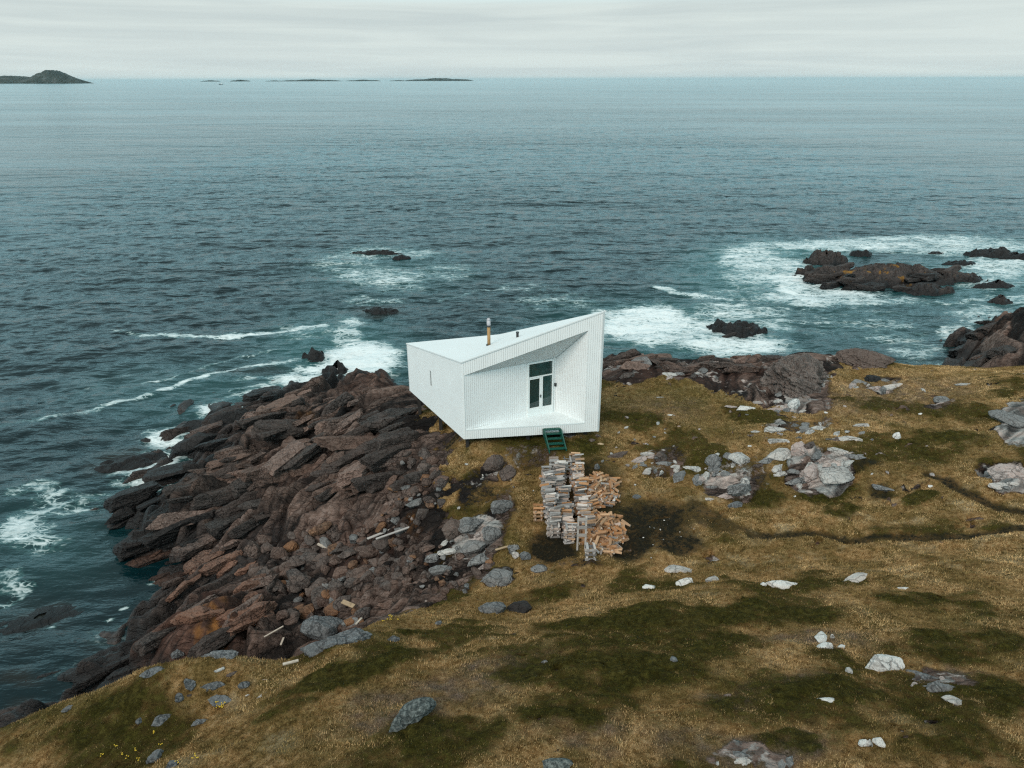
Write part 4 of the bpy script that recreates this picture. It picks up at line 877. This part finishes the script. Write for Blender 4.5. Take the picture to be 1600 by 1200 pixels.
slabs = []
for i in range(8):
    V, Fc = rock_shape(430+i, (1, .62, .34), 4, 15, .2, .08); o = mesh_obj('flat_rock', V, Fc, [M_pale, M_grey, M_pink, M_pale, M_grey, M_boulder, M_pale, M_grey][i]); smooth_by_angle(o.data, 26); slabs.append([o, False])
for (cx, cy, hx, hy, n, s0, s1, lb, gp) in [
 (1135, 742, 55, 34, 20, .25, .7, 'low grey slab packed among the stone cluster right of the firewood', 'slabs in the stone cluster'),
 (1262, 728, 75, 34, 24, .3, .8, 'cracked pale slab on the edge of the big pink outcrop', 'slabs of the big pink outcrop'),
 (1255, 675, 110, 16, 16, .2, .7, 'thin pale slab in the turf uphill of the big pink outcrop', 'slabs uphill of the pink outcrop'),
 (1240, 622, 45, 26, 12, .3, .8, 'pale slab beside the bright vein on the right ridge', 'slabs beside the bright vein'),
 (1040, 730, 50, 26, 12, .25, .7, 'half sunk grey slab between the steps and the stone cluster', 'slabs right of the steps'),
 (1390, 605, 60, 14, 9, .25, .7, 'grey slab in the far turf below the right headland', 'slabs in the far turf'),
 (1060, 578, 100, 14, 16, .3, .9, 'grey brown slab on the ridge behind the green field', 'slabs on the ridge'),
 (735, 850, 46, 42, 18, .2, .6, 'small grey slab packed around the cracked grey outcrop', 'slabs around the grey outcrop'),
 (1470, 1068, 45, 16, 8, .15, .4, 'grey slab sunk in turf beside the dark flat rock', 'slabs beside the dark flat rock'),
 (1580, 748, 40, 16, 8, .3, .7, 'slab at the foot of the cracked outcrop at the right edge', 'slabs at the right edge'),
 (1165, 1190, 70, 14, 10, .1, .28, 'grey stone in the bare patch cut by the bottom edge', 'stones in the bare bottom patch'),
 (360, 1070, 90, 30, 12, .08, .25, 'small grey stone in the turf of the lower left hill', 'small stones on the lower left hill')]:
    for i in range(n):
        a = random.uniform(0, 6.28); q = math.sqrt(random.random()); p = gpos(cx+hx*q*math.cos(a), cy+hy*q*math.sin(a)); k = random.randrange(8)
        o = slabs[k][0] if not slabs[k][1] else slabs[k][0].copy()
        if slabs[k][1]: C.objects.link(o)
        slabs[k][1] = True; s = random.uniform(s0, s1); o.scale = (s*1.3, s, s); o.location = (p[0], p[1], p[2]-.01); o.rotation_euler = (random.uniform(-.15, .15), random.uniform(-.15, .15), random.uniform(-.3, 1.3))
        tag(o, lb, 'rock', gp)

# ------------------------------------------------------------------ studio
ZB = 5.4; ZD = 5.86
c = crop
A = at(*c(88, 622), ZB); B = at(*c(465, 962), ZB); Cc = at(*c(1405, 905), ZB)
def ztop(cx, cy, Q):
    d = ray(*crop(cx, cy)); t = Q[1]/d[1]; return CAM_H+d[2]*t
zA, zB, zC = ztop(74, 295, A), ztop(445, 425, B), ztop(1440, 68, Cc)
D = at(*c(710, 235), 7.75)
def XY(p, z): return np.array([p[0], p[1], z])
zD = 7.75
studio = empty('studio_cabin', (0.0, 30.5, 4.8), 'angular white board-clad studio on short posts at the cliff edge', 'building')
O = (0.0, 30.5, 4.8)
BW = .094; GAP = .008; TH = .022
def board_wall(P0, P1, lo, hi, hole=None, outward=None):
    """vertical boards between P0 and P1; lo, hi: height as a function of the distance u; hole: (u0, u1, lo, hi)"""
    m = MB(); P0 = np.array([P0[0], P0[1], 0.]); P1 = np.array([P1[0], P1[1], 0.]); L = np.linalg.norm(P1-P0); e = (P1-P0)/L
    n = np.array([e[1], -e[0], 0]);
    if np.dot(n, np.array(outward)) < 0: n = -n
    def cell(u0, u1, loF, hiF, d0, d1, mi):
        a = [P0+e*u0+np.array([0, 0, loF(u0)]), P0+e*u1+np.array([0, 0, loF(u1)]), P0+e*u1+np.array([0, 0, hiF(u1)]), P0+e*u0+np.array([0, 0, hiF(u0)])]
        if hiF(u0)-loF(u0) < .004 and hiF(u1)-loF(u1) < .004: return
        m.prism([x-n*d1 for x in a], n*(d1-d0), mi)
    def seg(u0, u1, d0, d1, mi):
        if hole and u1 > hole[0]+1e-6 and u0 < hole[1]-1e-6:
            cell(u0, u1, lo, hole[2], d0, d1, mi); cell(u0, u1, hole[3], hi, d0, d1, mi)
        else: cell(u0, u1, lo, hi, d0, d1, mi)
    nb = int(L/BW); bw = L/nb
    cuts = sorted(set([0, L]+([hole[0], hole[1]] if hole else [])))
    for i in range(nb):
        a, b = i*bw+GAP/2, (i+1)*bw-GAP/2; st = [a]+[x for x in cuts if a < x < b]+[b]
        for p, q in zip(st[:-1], st[1:]):
            if q-p > .003: seg(p, q, 0, TH, 0)
    for p, q in zip(cuts[:-1], cuts[1:]): seg(p, q, TH+.001, TH+.08, 1)
    return m
lin = lambda L, a, b: (lambda u: a+(b-a)*u/L)
const = lambda z: (lambda u: z)
LB = np.linalg.norm((Cc-B)[:2]); eF = (Cc-B)[:2]/LB; nF = np.array([eF[1], -eF[0], 0])
pf = lambda cx, cy: onplane(*crop(cx, cy), B, nF)
ol_t = pf(466, 520); or_t = pf(1330, 207)
uof = lambda p: float(np.dot((p-B)[:2], eF))
u0, u1 = max(uof(ol_t), .06), uof(or_t)
zl, zr = ol_t[2], or_t[2]
Lp = B+np.array([*(eF*u0), 0]); Rp = B+np.array([*(eF*u1), 0])
Qp = at(*c(1100, 765), ZD); zq = ztop(1100, 398, Qp)
hole = (u0, u1, const(ZD), lambda u: zl+(zr-zl)*(u-u0)/(u1-u0))
dF = -nF  # into the building
w1 = board_wall(B, Cc, const(ZB), lin(LB, zB-.02, zC-.02), hole, nF); w1.build('front_wall', [M_wall, M_gap], studio, O)
LA = np.linalg.norm((B-A)[:2]); nA = np.array([-1., -.6, 0])
# slit window in the left wall
eA = (B-A)[:2]/LA; nAw = np.array([eA[1], -eA[0], 0]); nAw = nAw if np.dot(nAw, nA) > 0 else -nAw
s0, s1 = onplane(*c(228, 482), A, nAw), onplane(*c(242, 597), A, nAw)
us0 = float(np.dot((s0-A)[:2], eA)); us1 = float(np.dot((s1-A)[:2], eA))
board_wall(A, B, const(ZB), lin(LA, zA-.02, zB-.02), (us0, us1, const(s1[2]), const(s0[2])), nA).build('left_wall', [M_wall, M_gap], studio, O)
LD = np.linalg.norm((D-A)[:2]); board_wall(D, A, const(ZB), lin(LD, zD-.02, zA-.02), None, (-.4, 1, 0)).build('back_wall', [M_wall, M_gap], studio, O)
LC = np.linalg.norm((D-Cc)[:2]); board_wall(Cc, D, const(ZB), lin(LC, zC-.02, zD-.02), None, (1, .6, 0)).build('right_wall', [M_wall, M_gap], studio, O)
m = MB(); v = [XY(A, zA), XY(B, zB), XY(Cc, zC), XY(D, zD)]
ctr = sum(v)/4; vo = [p+np.array([*((p-ctr)[:2]/np.linalg.norm((p-ctr)[:2])*.035), 0]) for p in v]
m.prism([vo[0]-[0, 0, .05], vo[1]-[0, 0, .05], vo[3]-[0, 0, .05]], (0, 0, .055)); m.prism([vo[1]-[0, 0, .05], vo[2]-[0, 0, .05], vo[3]-[0, 0, .05]], (0, 0, .055))
m.build('roof', M_roof, studio, O)
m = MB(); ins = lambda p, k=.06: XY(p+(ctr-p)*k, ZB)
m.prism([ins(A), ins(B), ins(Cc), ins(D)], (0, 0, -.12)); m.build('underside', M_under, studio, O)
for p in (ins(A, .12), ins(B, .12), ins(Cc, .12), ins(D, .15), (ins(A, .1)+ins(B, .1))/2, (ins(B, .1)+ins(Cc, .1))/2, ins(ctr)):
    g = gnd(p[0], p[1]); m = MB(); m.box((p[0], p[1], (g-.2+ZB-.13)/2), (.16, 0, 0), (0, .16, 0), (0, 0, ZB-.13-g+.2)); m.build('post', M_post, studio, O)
# recess behind the front wall
Lb = Lp-nF*(.085); Rb = Rp-nF*.085
L1 = np.linalg.norm((Qp-Lp)[:2]); L2 = np.linalg.norm((Rp-Qp)[:2])
Lq = Lp - nF*.022; Rq = Rp - nF*.022
board_wall(Lq, Qp, const(ZD), lin(L1, zl, zq), None, (0.4, -1, 0)).build('recessed_wall', [M_wall, M_gap], studio, O)
board_wall(Qp, Rq, const(ZD), lin(L2, zq, zr), None, (-1, -.6, 0)).build('splayed_wall', [M_wall, M_gap], studio, O)
m = MB(); ex = lambda p, z: XY(p, z)
m.prism([ex(Lq, zl), ex(Rq, zr), ex(Qp+(Qp-(Lq+Rq)/2)*.03, zq)], (0, 0, .05)); m.build('soffit', M_deckw, studio, O)
m = MB(); m.prism([ex(Lp+nF*.006, ZD+.005), ex(Rp+nF*.006, ZD+.005), ex(Qp+(Qp-(Lq+Rq)/2)*.06, ZD+.005)], (0, 0, -.05)); m.build('deck_floor', M_deckw, studio, O)
# glazed door set in the recessed wall
eW = (Qp-Lq)[:2]/L1; nW = np.array([eW[1], -eW[0], 0]); eW3 = np.array([*eW, 0]); up = np.array([0, 0, 1.])
def W(cx, cy): p = onplane(*crop(cx, cy), Lq+nW*.03, nW); return float(np.dot((p-Lq)[:2], eW)), p[2]
def wp(u, z, d=0): return np.array([Lq[0]+eW[0]*u, Lq[1]+eW[1]*u, z])+nW*d
ul = W(918, 600)[0]; ur = W(1078, 600)[0]; ztp = W(1000, 428)[1]; zt0 = W(918, 533)[1]; zbm = W(918, 752)[1]
um1, um2 = W(991, 640)[0], W(1013, 640)[0]; zdt = zt0-.10
zbm = max(zbm, ZD+.05)
fw = .065
m = MB()
def fr(a, b, z0_, z1_, d0=.0, d1=.06): m.prism([wp(a, z0_, d0), wp(b, z0_, d0), wp(b, z1_, d0), wp(a, z1_, d0)], nW*(d1-d0))
fr(ul-fw, ul, ZD+.004, ztp+fw); fr(ur, ur+fw, ZD+.004, ztp+fw); fr(ul, ur, ztp, ztp+fw); fr(ul, ur, zt0-.055, zt0); fr(um2-.05, um2, ZD+.004, zt0-.055); fr(um2, ur, ZD+.004, zbm)
m.build('door_frame', M_frame, studio, O)
def pane(par, a, b, z0_, z1_, mat, name='pane'):
    q = MB(); q.prism([wp(a, z0_, .012), wp(b, z0_, .012), wp(b, z1_, .012), wp(a, z1_, .012)], nW*.012); return q.build(name, mat, par, O)
pane(studio, ul, ur, zt0, ztp, M_glass2, 'transom_window'); pane(studio, um2, ur, zbm, zt0-.055, M_glass2, 'side_window')
m = MB(); db = um2-.052; g0, g1 = ul+.035, um1
fr(ul+.002, g0, ZD+.01, zdt+.03, .004, .055); fr(g1, db, ZD+.01, zdt+.03, .004, .055); fr(g0, g1, zdt-.02, zdt+.03, .004, .055); fr(g0, g1, ZD+.01, zbm+.03, .004, .055)
door = m.build('door', M_frame, studio, O)
pane(door, g0, g1, zbm+.03, zdt-.02, M_glass)
m = MB(); hz = W(997, 660)[1]; m.box(wp((g1+db)/2, hz, .065), eW3*.03, nW*.02, up*.16); m.box(wp((g1+db)/2-.03, hz+.03, .10), eW3*.11, nW*.018, up*.02); m.build('handle', M_black_metal, door, O)
# lamp on the splayed wall
eS = (Rq-Qp)[:2]/L2; nS = np.array([eS[1], -eS[0], 0]); nS = nS if nS[0] < 0 else -nS
p = onplane(*c(1106, 580), Qp, nS); m = MB(); m.box(p+nS*.04, np.array([*eS, 0])*.09, nS*.08, up*.14); m.build('wall_lamp', M_black_metal, studio, O)
# slit window
m = MB(); uw = lambda u, z, d: np.array([A[0]+eA[0]*u, A[1]+eA[1]*u, z])+nAw*d
m.prism([uw(us0, s1[2], -.055), uw(us1, s1[2], -.055), uw(us1, s0[2], -.055), uw(us0, s0[2], -.055)], nAw*.012)
m.build('slit_window', M_glass, studio, O)
# flue and vent on the roof
def roofz(x, y):
    best = []
    for t in ((0, 1, 3), (1, 2, 3)):
        a, b, cc = [v[i] for i in t]; Mx = np.array([[b[0]-a[0], cc[0]-a[0]], [b[1]-a[1], cc[1]-a[1]]]); s = np.linalg.solve(Mx, np.array([x-a[0], y-a[1]]))
        best.append((min(s[0], s[1], 1-s[0]-s[1]), a[2]+s[0]*(b[2]-a[2])+s[1]*(cc[2]-a[2])))
    return max(best)[1]
def roofhit(px, py):
    d = ray(px, py)
    for t in np.arange(20, 45, .01):
        P_ = CAMP+d*t
        if P_[1] > 27 and P_[2] <= roofz(P_[0], P_[1]): return P_
    return P_
p = roofhit(*c(640, 308)); ht = ztop(632, 122, p)
m = MB(); m.tube((p[0], p[1], p[2]-.1), (p[0], p[1], p[2]+(ht-p[2])*.70), .075, n=16); fl = m.build('flue', M_pipe, studio, O, True)
m = MB(); m.tube((p[0], p[1], p[2]+(ht-p[2])*.70), (p[0], p[1], ht-.07), .088, n=16); m.tube((p[0], p[1], ht-.07), (p[0], p[1], ht), .10, .05, 16); m.build('flue_cap', M_cap, fl, O, True)
m = MB(); m.tube((p[0], p[1], p[2]+(ht-p[2])*.69), (p[0], p[1], p[2]+(ht-p[2])*.75), .092, n=16); m.build('flue_collar', M_black_metal, fl, O, True)
m = MB(); m.tube((p[0], p[1], p[2]-.06), (p[0], p[1], p[2]+.04), .13, n=16); m.build('flue_base', M_black_metal, fl, O)
p = roofhit(*c(838, 252)); m = MB(); m.tube((p[0], p[1], p[2]-.05), (p[0], p[1], p[2]+.2), .06, n=14); m.tube((p[0], p[1], p[2]+.2), (p[0], p[1], p[2]+.25), .075, n=14); m.build('roof_vent', M_black_metal, studio, O)

# ------------------------------------------------------------------ green steps
top = onplane(*c(1010, 884), B+nF*.05, nF); dirS = np.array([.34, -.94, 0]); dirS /= np.linalg.norm(dirS); sideS = np.array([.94, .34, 0]); sideS /= np.linalg.norm(sideS); sideS = np.array([*eF, 0])
width = .80; run = .78; zt = 5.74
p0 = XY(top, zt)+nF*.04; gz_ = gnd(*(p0+dirS*run+sideS*width/2)[:2])
steps = empty('green_steps', (p0[0], p0[1], gz_), 'short dark green wooden steps leading down from the white studio deck', 'steps')
Os = (p0[0], p0[1], gz_)
end = p0+dirS*run; end[2] = gz_+.12
slope = (end-p0); sl = slope/np.linalg.norm(slope); nn = np.cross(sideS, sl); nn = nn if nn[2] > 0 else -nn
for k in (0, 1):
    b0 = p0+sideS*(k*(width-.05)); m = MB()
    m.prism([b0-np.array([0, 0, .22]), b0, b0+dirS*.18, end+sideS*(k*(width-.05)), end+sideS*(k*(width-.05))-np.array([0, 0, .17])+dirS*.03, ], sideS*.05)
    m.build('stringer', M_green, steps, Os)
nst = 5
for i in range(nst):
    f_ = i/(nst-1); q = p0+slope*f_*.93+sideS*(width/2)+np.array([0, 0, -.02-.02*f_])
    if i == 0: q = q+dirS*.09+np.array([0, 0, .02])
    m = MB(); m.box(q, sideS*(width-.11), dirS*.17, up*.035); m.build('tread', M_green, steps, Os)

# ------------------------------------------------------------------ firewood
def log_mesh(seed, mats, L=.38):
    r = np.random.RandomState(seed); n = r.randint(3, 6); a = np.sort(r.rand(n))*2*math.pi*.25+np.arange(n)*2*math.pi/n
    rad = r.uniform(.036, .066, n); a = a+r.uniform(-.3, .3)
    m = MB(); pr = [np.array([-L/2, math.cos(t)*q, math.sin(t)*q]) for t, q in zip(a, rad)]
    k = 0; pe = [p*np.array([1, r.uniform(.85, 1.1), r.uniform(.85, 1.1)])+np.array([L, 0, 0]) for p in pr]
    m.v = pr+pe; m.f = [list(range(n)), [n+i for i in range(n)][::-1]]+[[i, n+i, n+(i+1) % n, (i+1) % n] for i in range(n)]; m.m = [1, 1]+[0]*n
    me = bpy.data.meshes.new('firewood_log'); me.from_pydata([tuple(v) for v in m.v], [], m.f)
    for x in mats: me.materials.append(x)
    me.polygons.foreach_set('material_index', m.m); me.update(); return me, m
LG = [log_mesh(500+i, [M_wgrey, M_wgreye]) for i in range(12)]; LTn = [log_mesh(540+i, [M_wtan, M_wtane]) for i in range(12)]
nlogs = 0
stuff = MB()
def log(p, rot, kind, label, group, sc=1.0):
    global nlogs
    me, m = random.choice(LG if kind == 'g' else LTn)
    o = bpy.data.objects.new('firewood_log', me); C.objects.link(o); o.location = p; o.rotation_euler = rot; o.scale = (sc, sc*random.uniform(.85, 1.15), sc*random.uniform(.85, 1.15))
    nlogs += 1
    return tag(o, label, 'log', group)
def stufflog(p, rot, kind):
    me, m = random.choice(LG if kind == 'g' else LTn); Mr = np.array(Matrix.Rotation(rot[2], 3, 'Z') @ Matrix.Rotation(rot[1], 3, 'Y') @ Matrix.Rotation(rot[0], 3, 'X'))
    k = len(stuff.v); stuff.v += [Mr@v+np.array(p) for v in m.v]; stuff.f += [[k+i for i in f] for f in m.f]; stuff.m += [x+(0 if kind == 'g' else 2) for x in m.m]
# rows: near end px, far end px, log layers
rows = [((865, 838), (853, 755), 'left', 10), ((890, 848), (872, 744), 'middle', 10), ((918, 834), (896, 736), 'right', 10)]
for ri, (pn, pfar, nm, lay) in enumerate(rows):
    a = gpos(*pn); b = gpos(*pfar); d = (b-a); d[2] = 0; L = np.linalg.norm(d); d /= L; az = math.atan2(d[1], d[0])-math.pi/2
    ns = int(L/.10)
    for i in range(ns):
        f_ = i/ns; end_ = min(f_, 1-f_)*L
        hgt = lay*(.78+.6*noise(np.array([i*.15+ri*9.3]), np.array([ri*3.3+.4]))[0])+1.5*sstep(.8, 0, end_)
        if nm == 'middle' and .40 < f_ < .58: hgt *= .35
        if nm == 'right' and .35 < f_ < .55: hgt *= .65
        hgt = max(2, int(hgt)); base = a+d*(i*.10)
        g = gnd(base[0], base[1])
        for k in range(hgt):
            lean = .03*math.sin(i*.5+ri)*k*.5
            p = (base[0]+random.uniform(-.09, .09)+lean, base[1]+random.uniform(-.04, .04), g+.04+k*.088+random.uniform(-.02, .02))
            rot = (random.uniform(0, 6.3), random.uniform(-.12, .12), az+random.uniform(-.28, .28))
            kd = 't' if (random.random() < (.10 if ri < 1 else .07 if ri < 2 else .32)) else 'g'
            topm = k == hgt-1 or (k == hgt-2 and i % 2 == 0)
            if topm and nlogs < 100: log(p, rot, kd, f'weathered split log on top of the {nm} row of stacked firewood', f'logs topping the {nm} firewood row')
            else: stufflog(p, rot, kd)
# crossed log towers at the row ends
for (px, py, n, lb, kd) in [(853, 757, 9, 'crossed log tower ending the left row', 'g'), (886, 744, 10, 'tallest crossed log tower at the far end', 'g'), (905, 750, 8, 'crossed log tower at the far right end', 't'), (865, 742, 9, 'crossed log tower behind the left row', 'g'),
                            (841, 812, 7, 'small lone log tower left of the stack', 't'), (922, 872, 6, 'small log tower at the near right tip', 'g'), (889, 846, 8, 'crossed log tower at the near end of the stack', 'g'), (867, 838, 6, 'low log tower at the near left corner', 'g')]:
    a = gpos(px, py)
    for k in range(n):
        for s in (-1, 1):
            r_ = .12*s
            if k % 2 == 0: p = (a[0], a[1]+r_, a[2]+.05+k*.088); rot = (random.uniform(0, 6), 0, random.uniform(-.06, .06))
            else: p = (a[0]+r_, a[1], a[2]+.05+k*.088); rot = (random.uniform(0, 6), 0, math.pi/2+random.uniform(-.06, .06))
            if k >= n-3: log(p, rot, kd, 'split log in the '+lb, lb)
            else: stufflog(p, rot, kd if random.random() > .15 else 't')
# tumbled heap
for (cx, cy, hx, hy, n, hm, lb) in [(938, 768, 27, 25, 75, .55, 'tan split log in the upper part of the tumbled heap'), (944, 836, 32, 30, 120, .62, 'orange tan split log in the lower part of the tumbled heap'), (918, 800, 15, 40, 40, .7, 'tan split log slumped against the right side of the stacked rows')]:
    for i in range(n):
        a_ = random.uniform(0, 6.28); q = math.sqrt(random.random()); p = gpos(cx+hx*q*math.cos(a_), cy+hy*q*math.sin(a_))
        z = p[2]+.05+hm*(1-q)**.8*random.uniform(.2, 1.)
        pos_ = (p[0], p[1]+.3*(z-p[2]), z); rot = (random.uniform(0, 6), random.uniform(-.5, .5), random.uniform(0, 6.28)); kd = 't' if random.random() < .9 else 'g'
        if nlogs < 299: log(pos_, rot, kd, lb, lb.replace('split log', 'logs'))
        else: stufflog(pos_, rot, kd)
        for _ in range(2): stufflog((pos_[0]+random.uniform(-.2, .2), pos_[1]+random.uniform(-.2, .2), p[2]+.05), (random.uniform(0, 6), 0, random.uniform(0, 6.28)), kd)
fs = stuff.build('firewood', [M_wgrey, M_wgreye, M_wtan, M_wtane]); tag(fs, 'mass of split logs packed inside and below the firewood rows', 'firewood', None, 'stuff')
# propping frame and stakes at the near end
a = gpos(908, 858); fr_ = empty('prop_frame', a, 'weathered grey timber frame propping the near end of the firewood', 'frame'); Oa = tuple(a)
for s in (-1, 1):
    m = MB(); m.box(a+np.array([s*.14, 0, .65]), (.06, 0, 0), (0, .05, 0), (0, 0, 1.45)); m.build('post', M_wgreye, fr_, Oa)
for k in range(3):
    m = MB(); m.box(a+np.array([0, -.035, .62+k*.33]), (.34, 0, 0), (0, .02, 0), (0, 0, .12)); m.build('crosspiece', M_wgreye, fr_, Oa)
# boards and planks lying about
def plank(px, py, L, wd, rz, mat, label, tl=0, lift=.08, z=None, name='plank', th=.03):
    p = gpos(px, py); 
    if z is not None: p = at(px, py, z)
    m = MB(); m.box((0, 0, 0), (L, 0, 0), (0, wd, 0), (0, 0, th)); m.box((L*.18, 0, th*.5+.004), (.05, 0, 0), (0, wd*.5, 0), (0, 0, .008))
    o = m.build(name, mat); o.location = (p[0], p[1], p[2]+lift); o.rotation_euler = (0, R(tl), R(rz)); tag(o, label, 'plank')
plank(510, 865, .85, .09, -28, M_plank, 'longest pinkish plank lying on the brown rubble', 6, .30, th=.06)
plank(545, 953, .5, .19, -22, M_tan, 'short wide tan board on dark rocks', 8, .28)
plank(430, 999, .7, .045, 35, M_plank, 'thin light stick across the reddish boulder', -10, .35)
plank(443, 1014, .06, .35, 0, M_plank, 'upright pale board end below the thin stick', 0, .35)
plank(562, 984, .06, .32, -25, M_plank, 'small pale board standing by the blue ledge', 0, .35)
plank(620, 838, 1.7, .09, 28, M_wgreye, 'long grey driftwood pole on the grassy rubble', -4, .22)
plank(594, 838, 1.1, .12, 33, M_wgreye, 'shorter grey driftwood pole left of the long pole', -3, .12)
plank(455, 1040, .35, .06, 20, M_plank, 'white strip of board at the hill edge', 0, .1)
plank(785, 859, .55, .08, 25, M_tan, 'pale stick left of the three small stones', 0, .08)

# yellow flowers on the lower left turf
t = NT('yellow_petals'); M_fl = t.set(color=(.55, .36, .02), rough=.6); M_st = plain('flower_stem', (.05, .06, .015))
fm_, _ = None, None
def flower_me(seed):
    r = np.random.RandomState(seed); m = MB()
    for i in range(4):
        x, y = r.uniform(-.05, .05, 2); h_ = r.uniform(.03, .07)
        m.tube((x*.5, y*.5, 0), (x, y, h_), .002, n=4, mi=1); m.tube((x, y, h_), (x, y, h_+.012), .009, .012, 6, 0)
    me = bpy.data.meshes.new('flower_clump'); me.from_pydata([tuple(q) for q in m.v], [], m.f); me.materials.append(M_fl); me.materials.append(M_st); me.polygons.foreach_set('material_index', m.m); me.update(); return me
fms = [flower_me(i) for i in range(4)]
for (px, py, n, sx, sy, lb) in [(346, 1103, 6, 12, 7, 'clump of yellow flowers around the dark flat rock'), (240, 1185, 7, 60, 14, 'clump of yellow flowers near the bottom left edge'), (180, 1180, 5, 60, 14, 'clump of yellow flowers in grass at the far lower left'), (605, 968, 7, 10, 6, 'clump of yellow flowers on the hill crest above the gully')]:
    for i in range(n):
        p = gpos(px+random.gauss(0, .6)*sx, py+random.gauss(0, .6)*sy); o = bpy.data.objects.new('flower_clump', random.choice(fms)); C.objects.link(o)
        o.location = (p[0], p[1], p[2]); o.rotation_euler = (0, 0, random.uniform(0, 6)); tag(o, lb, 'flowers', lb.replace('clump of', 'clumps of'))

# ------------------------------------------------------------------ far islands and boat
t = NT('far_land'); P = t.pos(); n = t.noise(P, .012, 8, .7); M_far = t.set(color=t.ramp(n, [(.35, (.022, .032, .030)), (.55, (.04, .05, .044)), (.72, (.11, .12, .12))]), rough=.9, spec=.1)
def far_isle(px0, px1, pytop, dist, label, seed, bumps, depth=.6):
    kx = dist/(CP+.429*SP)/F_PX; Xa, Xb = (px0-800)*kx, (px1-800)*kx; L = Xb-Xa
    u = np.linspace(0, 1, 140); v = np.linspace(-1, 1, 40); U, V = np.meshgrid(u, v)
    prof = sum(h*np.clip(1-((u-c0)/w0)**2, 0, 1)**e0 for c0, w0, h, e0 in bumps)[None]*np.ones_like(V)
    pr = np.zeros_like(u)
    for c0, w0, h, e0 in bumps: pr = np.maximum(pr, h*np.clip(1-((u-c0)/w0)**2, 0, 1)**e0)
    Z = pr[None]*np.clip(1-V**2, 0, 1)**.7*(1+.25*fbm(U*9, V*3, 5, seed)) ; Z = np.where(Z < .3, -3, Z)
    Yc = dist
    o = grid_mesh('island', Xa+U*L, Yc+V*L*depth*.5, Z, M_far, {}); tag(o, label, 'island', None, 'structure'); return o
far_isle(-90, 62, 0, 5600, 'low dark island at the far left edge of the horizon', 3, [(.35, .5, 45, .5), (.72, .32, 50, .7), (.93, .1, 14, .5)])
far_isle(42, 134, 0, 5400, 'dark domed island near the left edge of the horizon', 5, [(.46, .40, 84, .85), (.72, .28, 36, .8), (.2, .2, 24, .7)])
for (a_, b_, hts, sd_) in [(314, 345, 22, 1), (360, 392, 32, 2), (415, 445, 16, 3), (438, 535, 34, 4), (540, 596, 26, 5), (608, 640, 16, 6), (632, 742, 50, 7), ]:
    o = far_isle(a_, b_, 0, 11500, ['first', 'second', 'third', 'fourth', 'fifth', 'sixth', 'seventh'][sd_-1]+' low islet from the left on the far horizon', sd_, [(.25, .24, hts*.45, .6), (.5, .3, hts*.75, .7), (.75, .24, hts*.5, .6), (.5, .5, hts*.3, .5)], .25)
p = at(345, 132.5, 0); bt = empty('fishing_boat', tuple(p), 'tiny dark fishing boat far out near the horizon', 'boat')
m = MB(); m.prism([p+np.array(q) for q in [(-9, 0, 1.2), (9, 0, 2.6), (10.5, 0, 3.6), (-9.5, 0, 2.8), ]], (0, 5, 0)); m.prism([p+np.array(q) for q in [(-8, .4, 0.2), (8, .4, 0.2), (9, .4, 1.3), (-9, .4, 1.2)]], (0, 4.2, 0)); m.build('hull', M_black_metal, bt, tuple(p))
m = MB(); m.box(p+np.array([3, 2.5, 4.6]), (5, 0, 0), (0, 3.2, 0), (0, 0, 3)); m.build('cabin', M_frame, bt, tuple(p))
m = MB(); m.tube(p+np.array([-3, 2.5, 2.5]), p+np.array([-3, 2.5, 9]), .18); m.tube(p+np.array([-3, 2.5, 5]), p+np.array([-8, 2.5, 7.5]), .12); m.build('mast', M_black_metal, bt, tuple(p))

# ------------------------------------------------------------------ sea air
hm = bpy.data.materials.new('sea_air'); hm.use_nodes = True; ht_ = hm.node_tree; ht_.nodes.clear()
ho = ht_.nodes.new('ShaderNodeOutputMaterial'); hv = ht_.nodes.new('ShaderNodeVolumePrincipled')
hv.inputs['Color'].default_value = (.66, .86, .92, 1); hv.inputs['Density'].default_value = 1.3e-5; hv.inputs['Anisotropy'].default_value = .2
ht_.links.new(hv.outputs[0], ho.inputs['Volume'])
m = MB(); m.box((0, 44000, 60), (150000, 0, 0), (0, 100000, 0), (0, 0, 140)); hz_ = m.build('haze', hm); tag(hz_, 'thin sea haze paling the far islands', None, None, 'stuff')
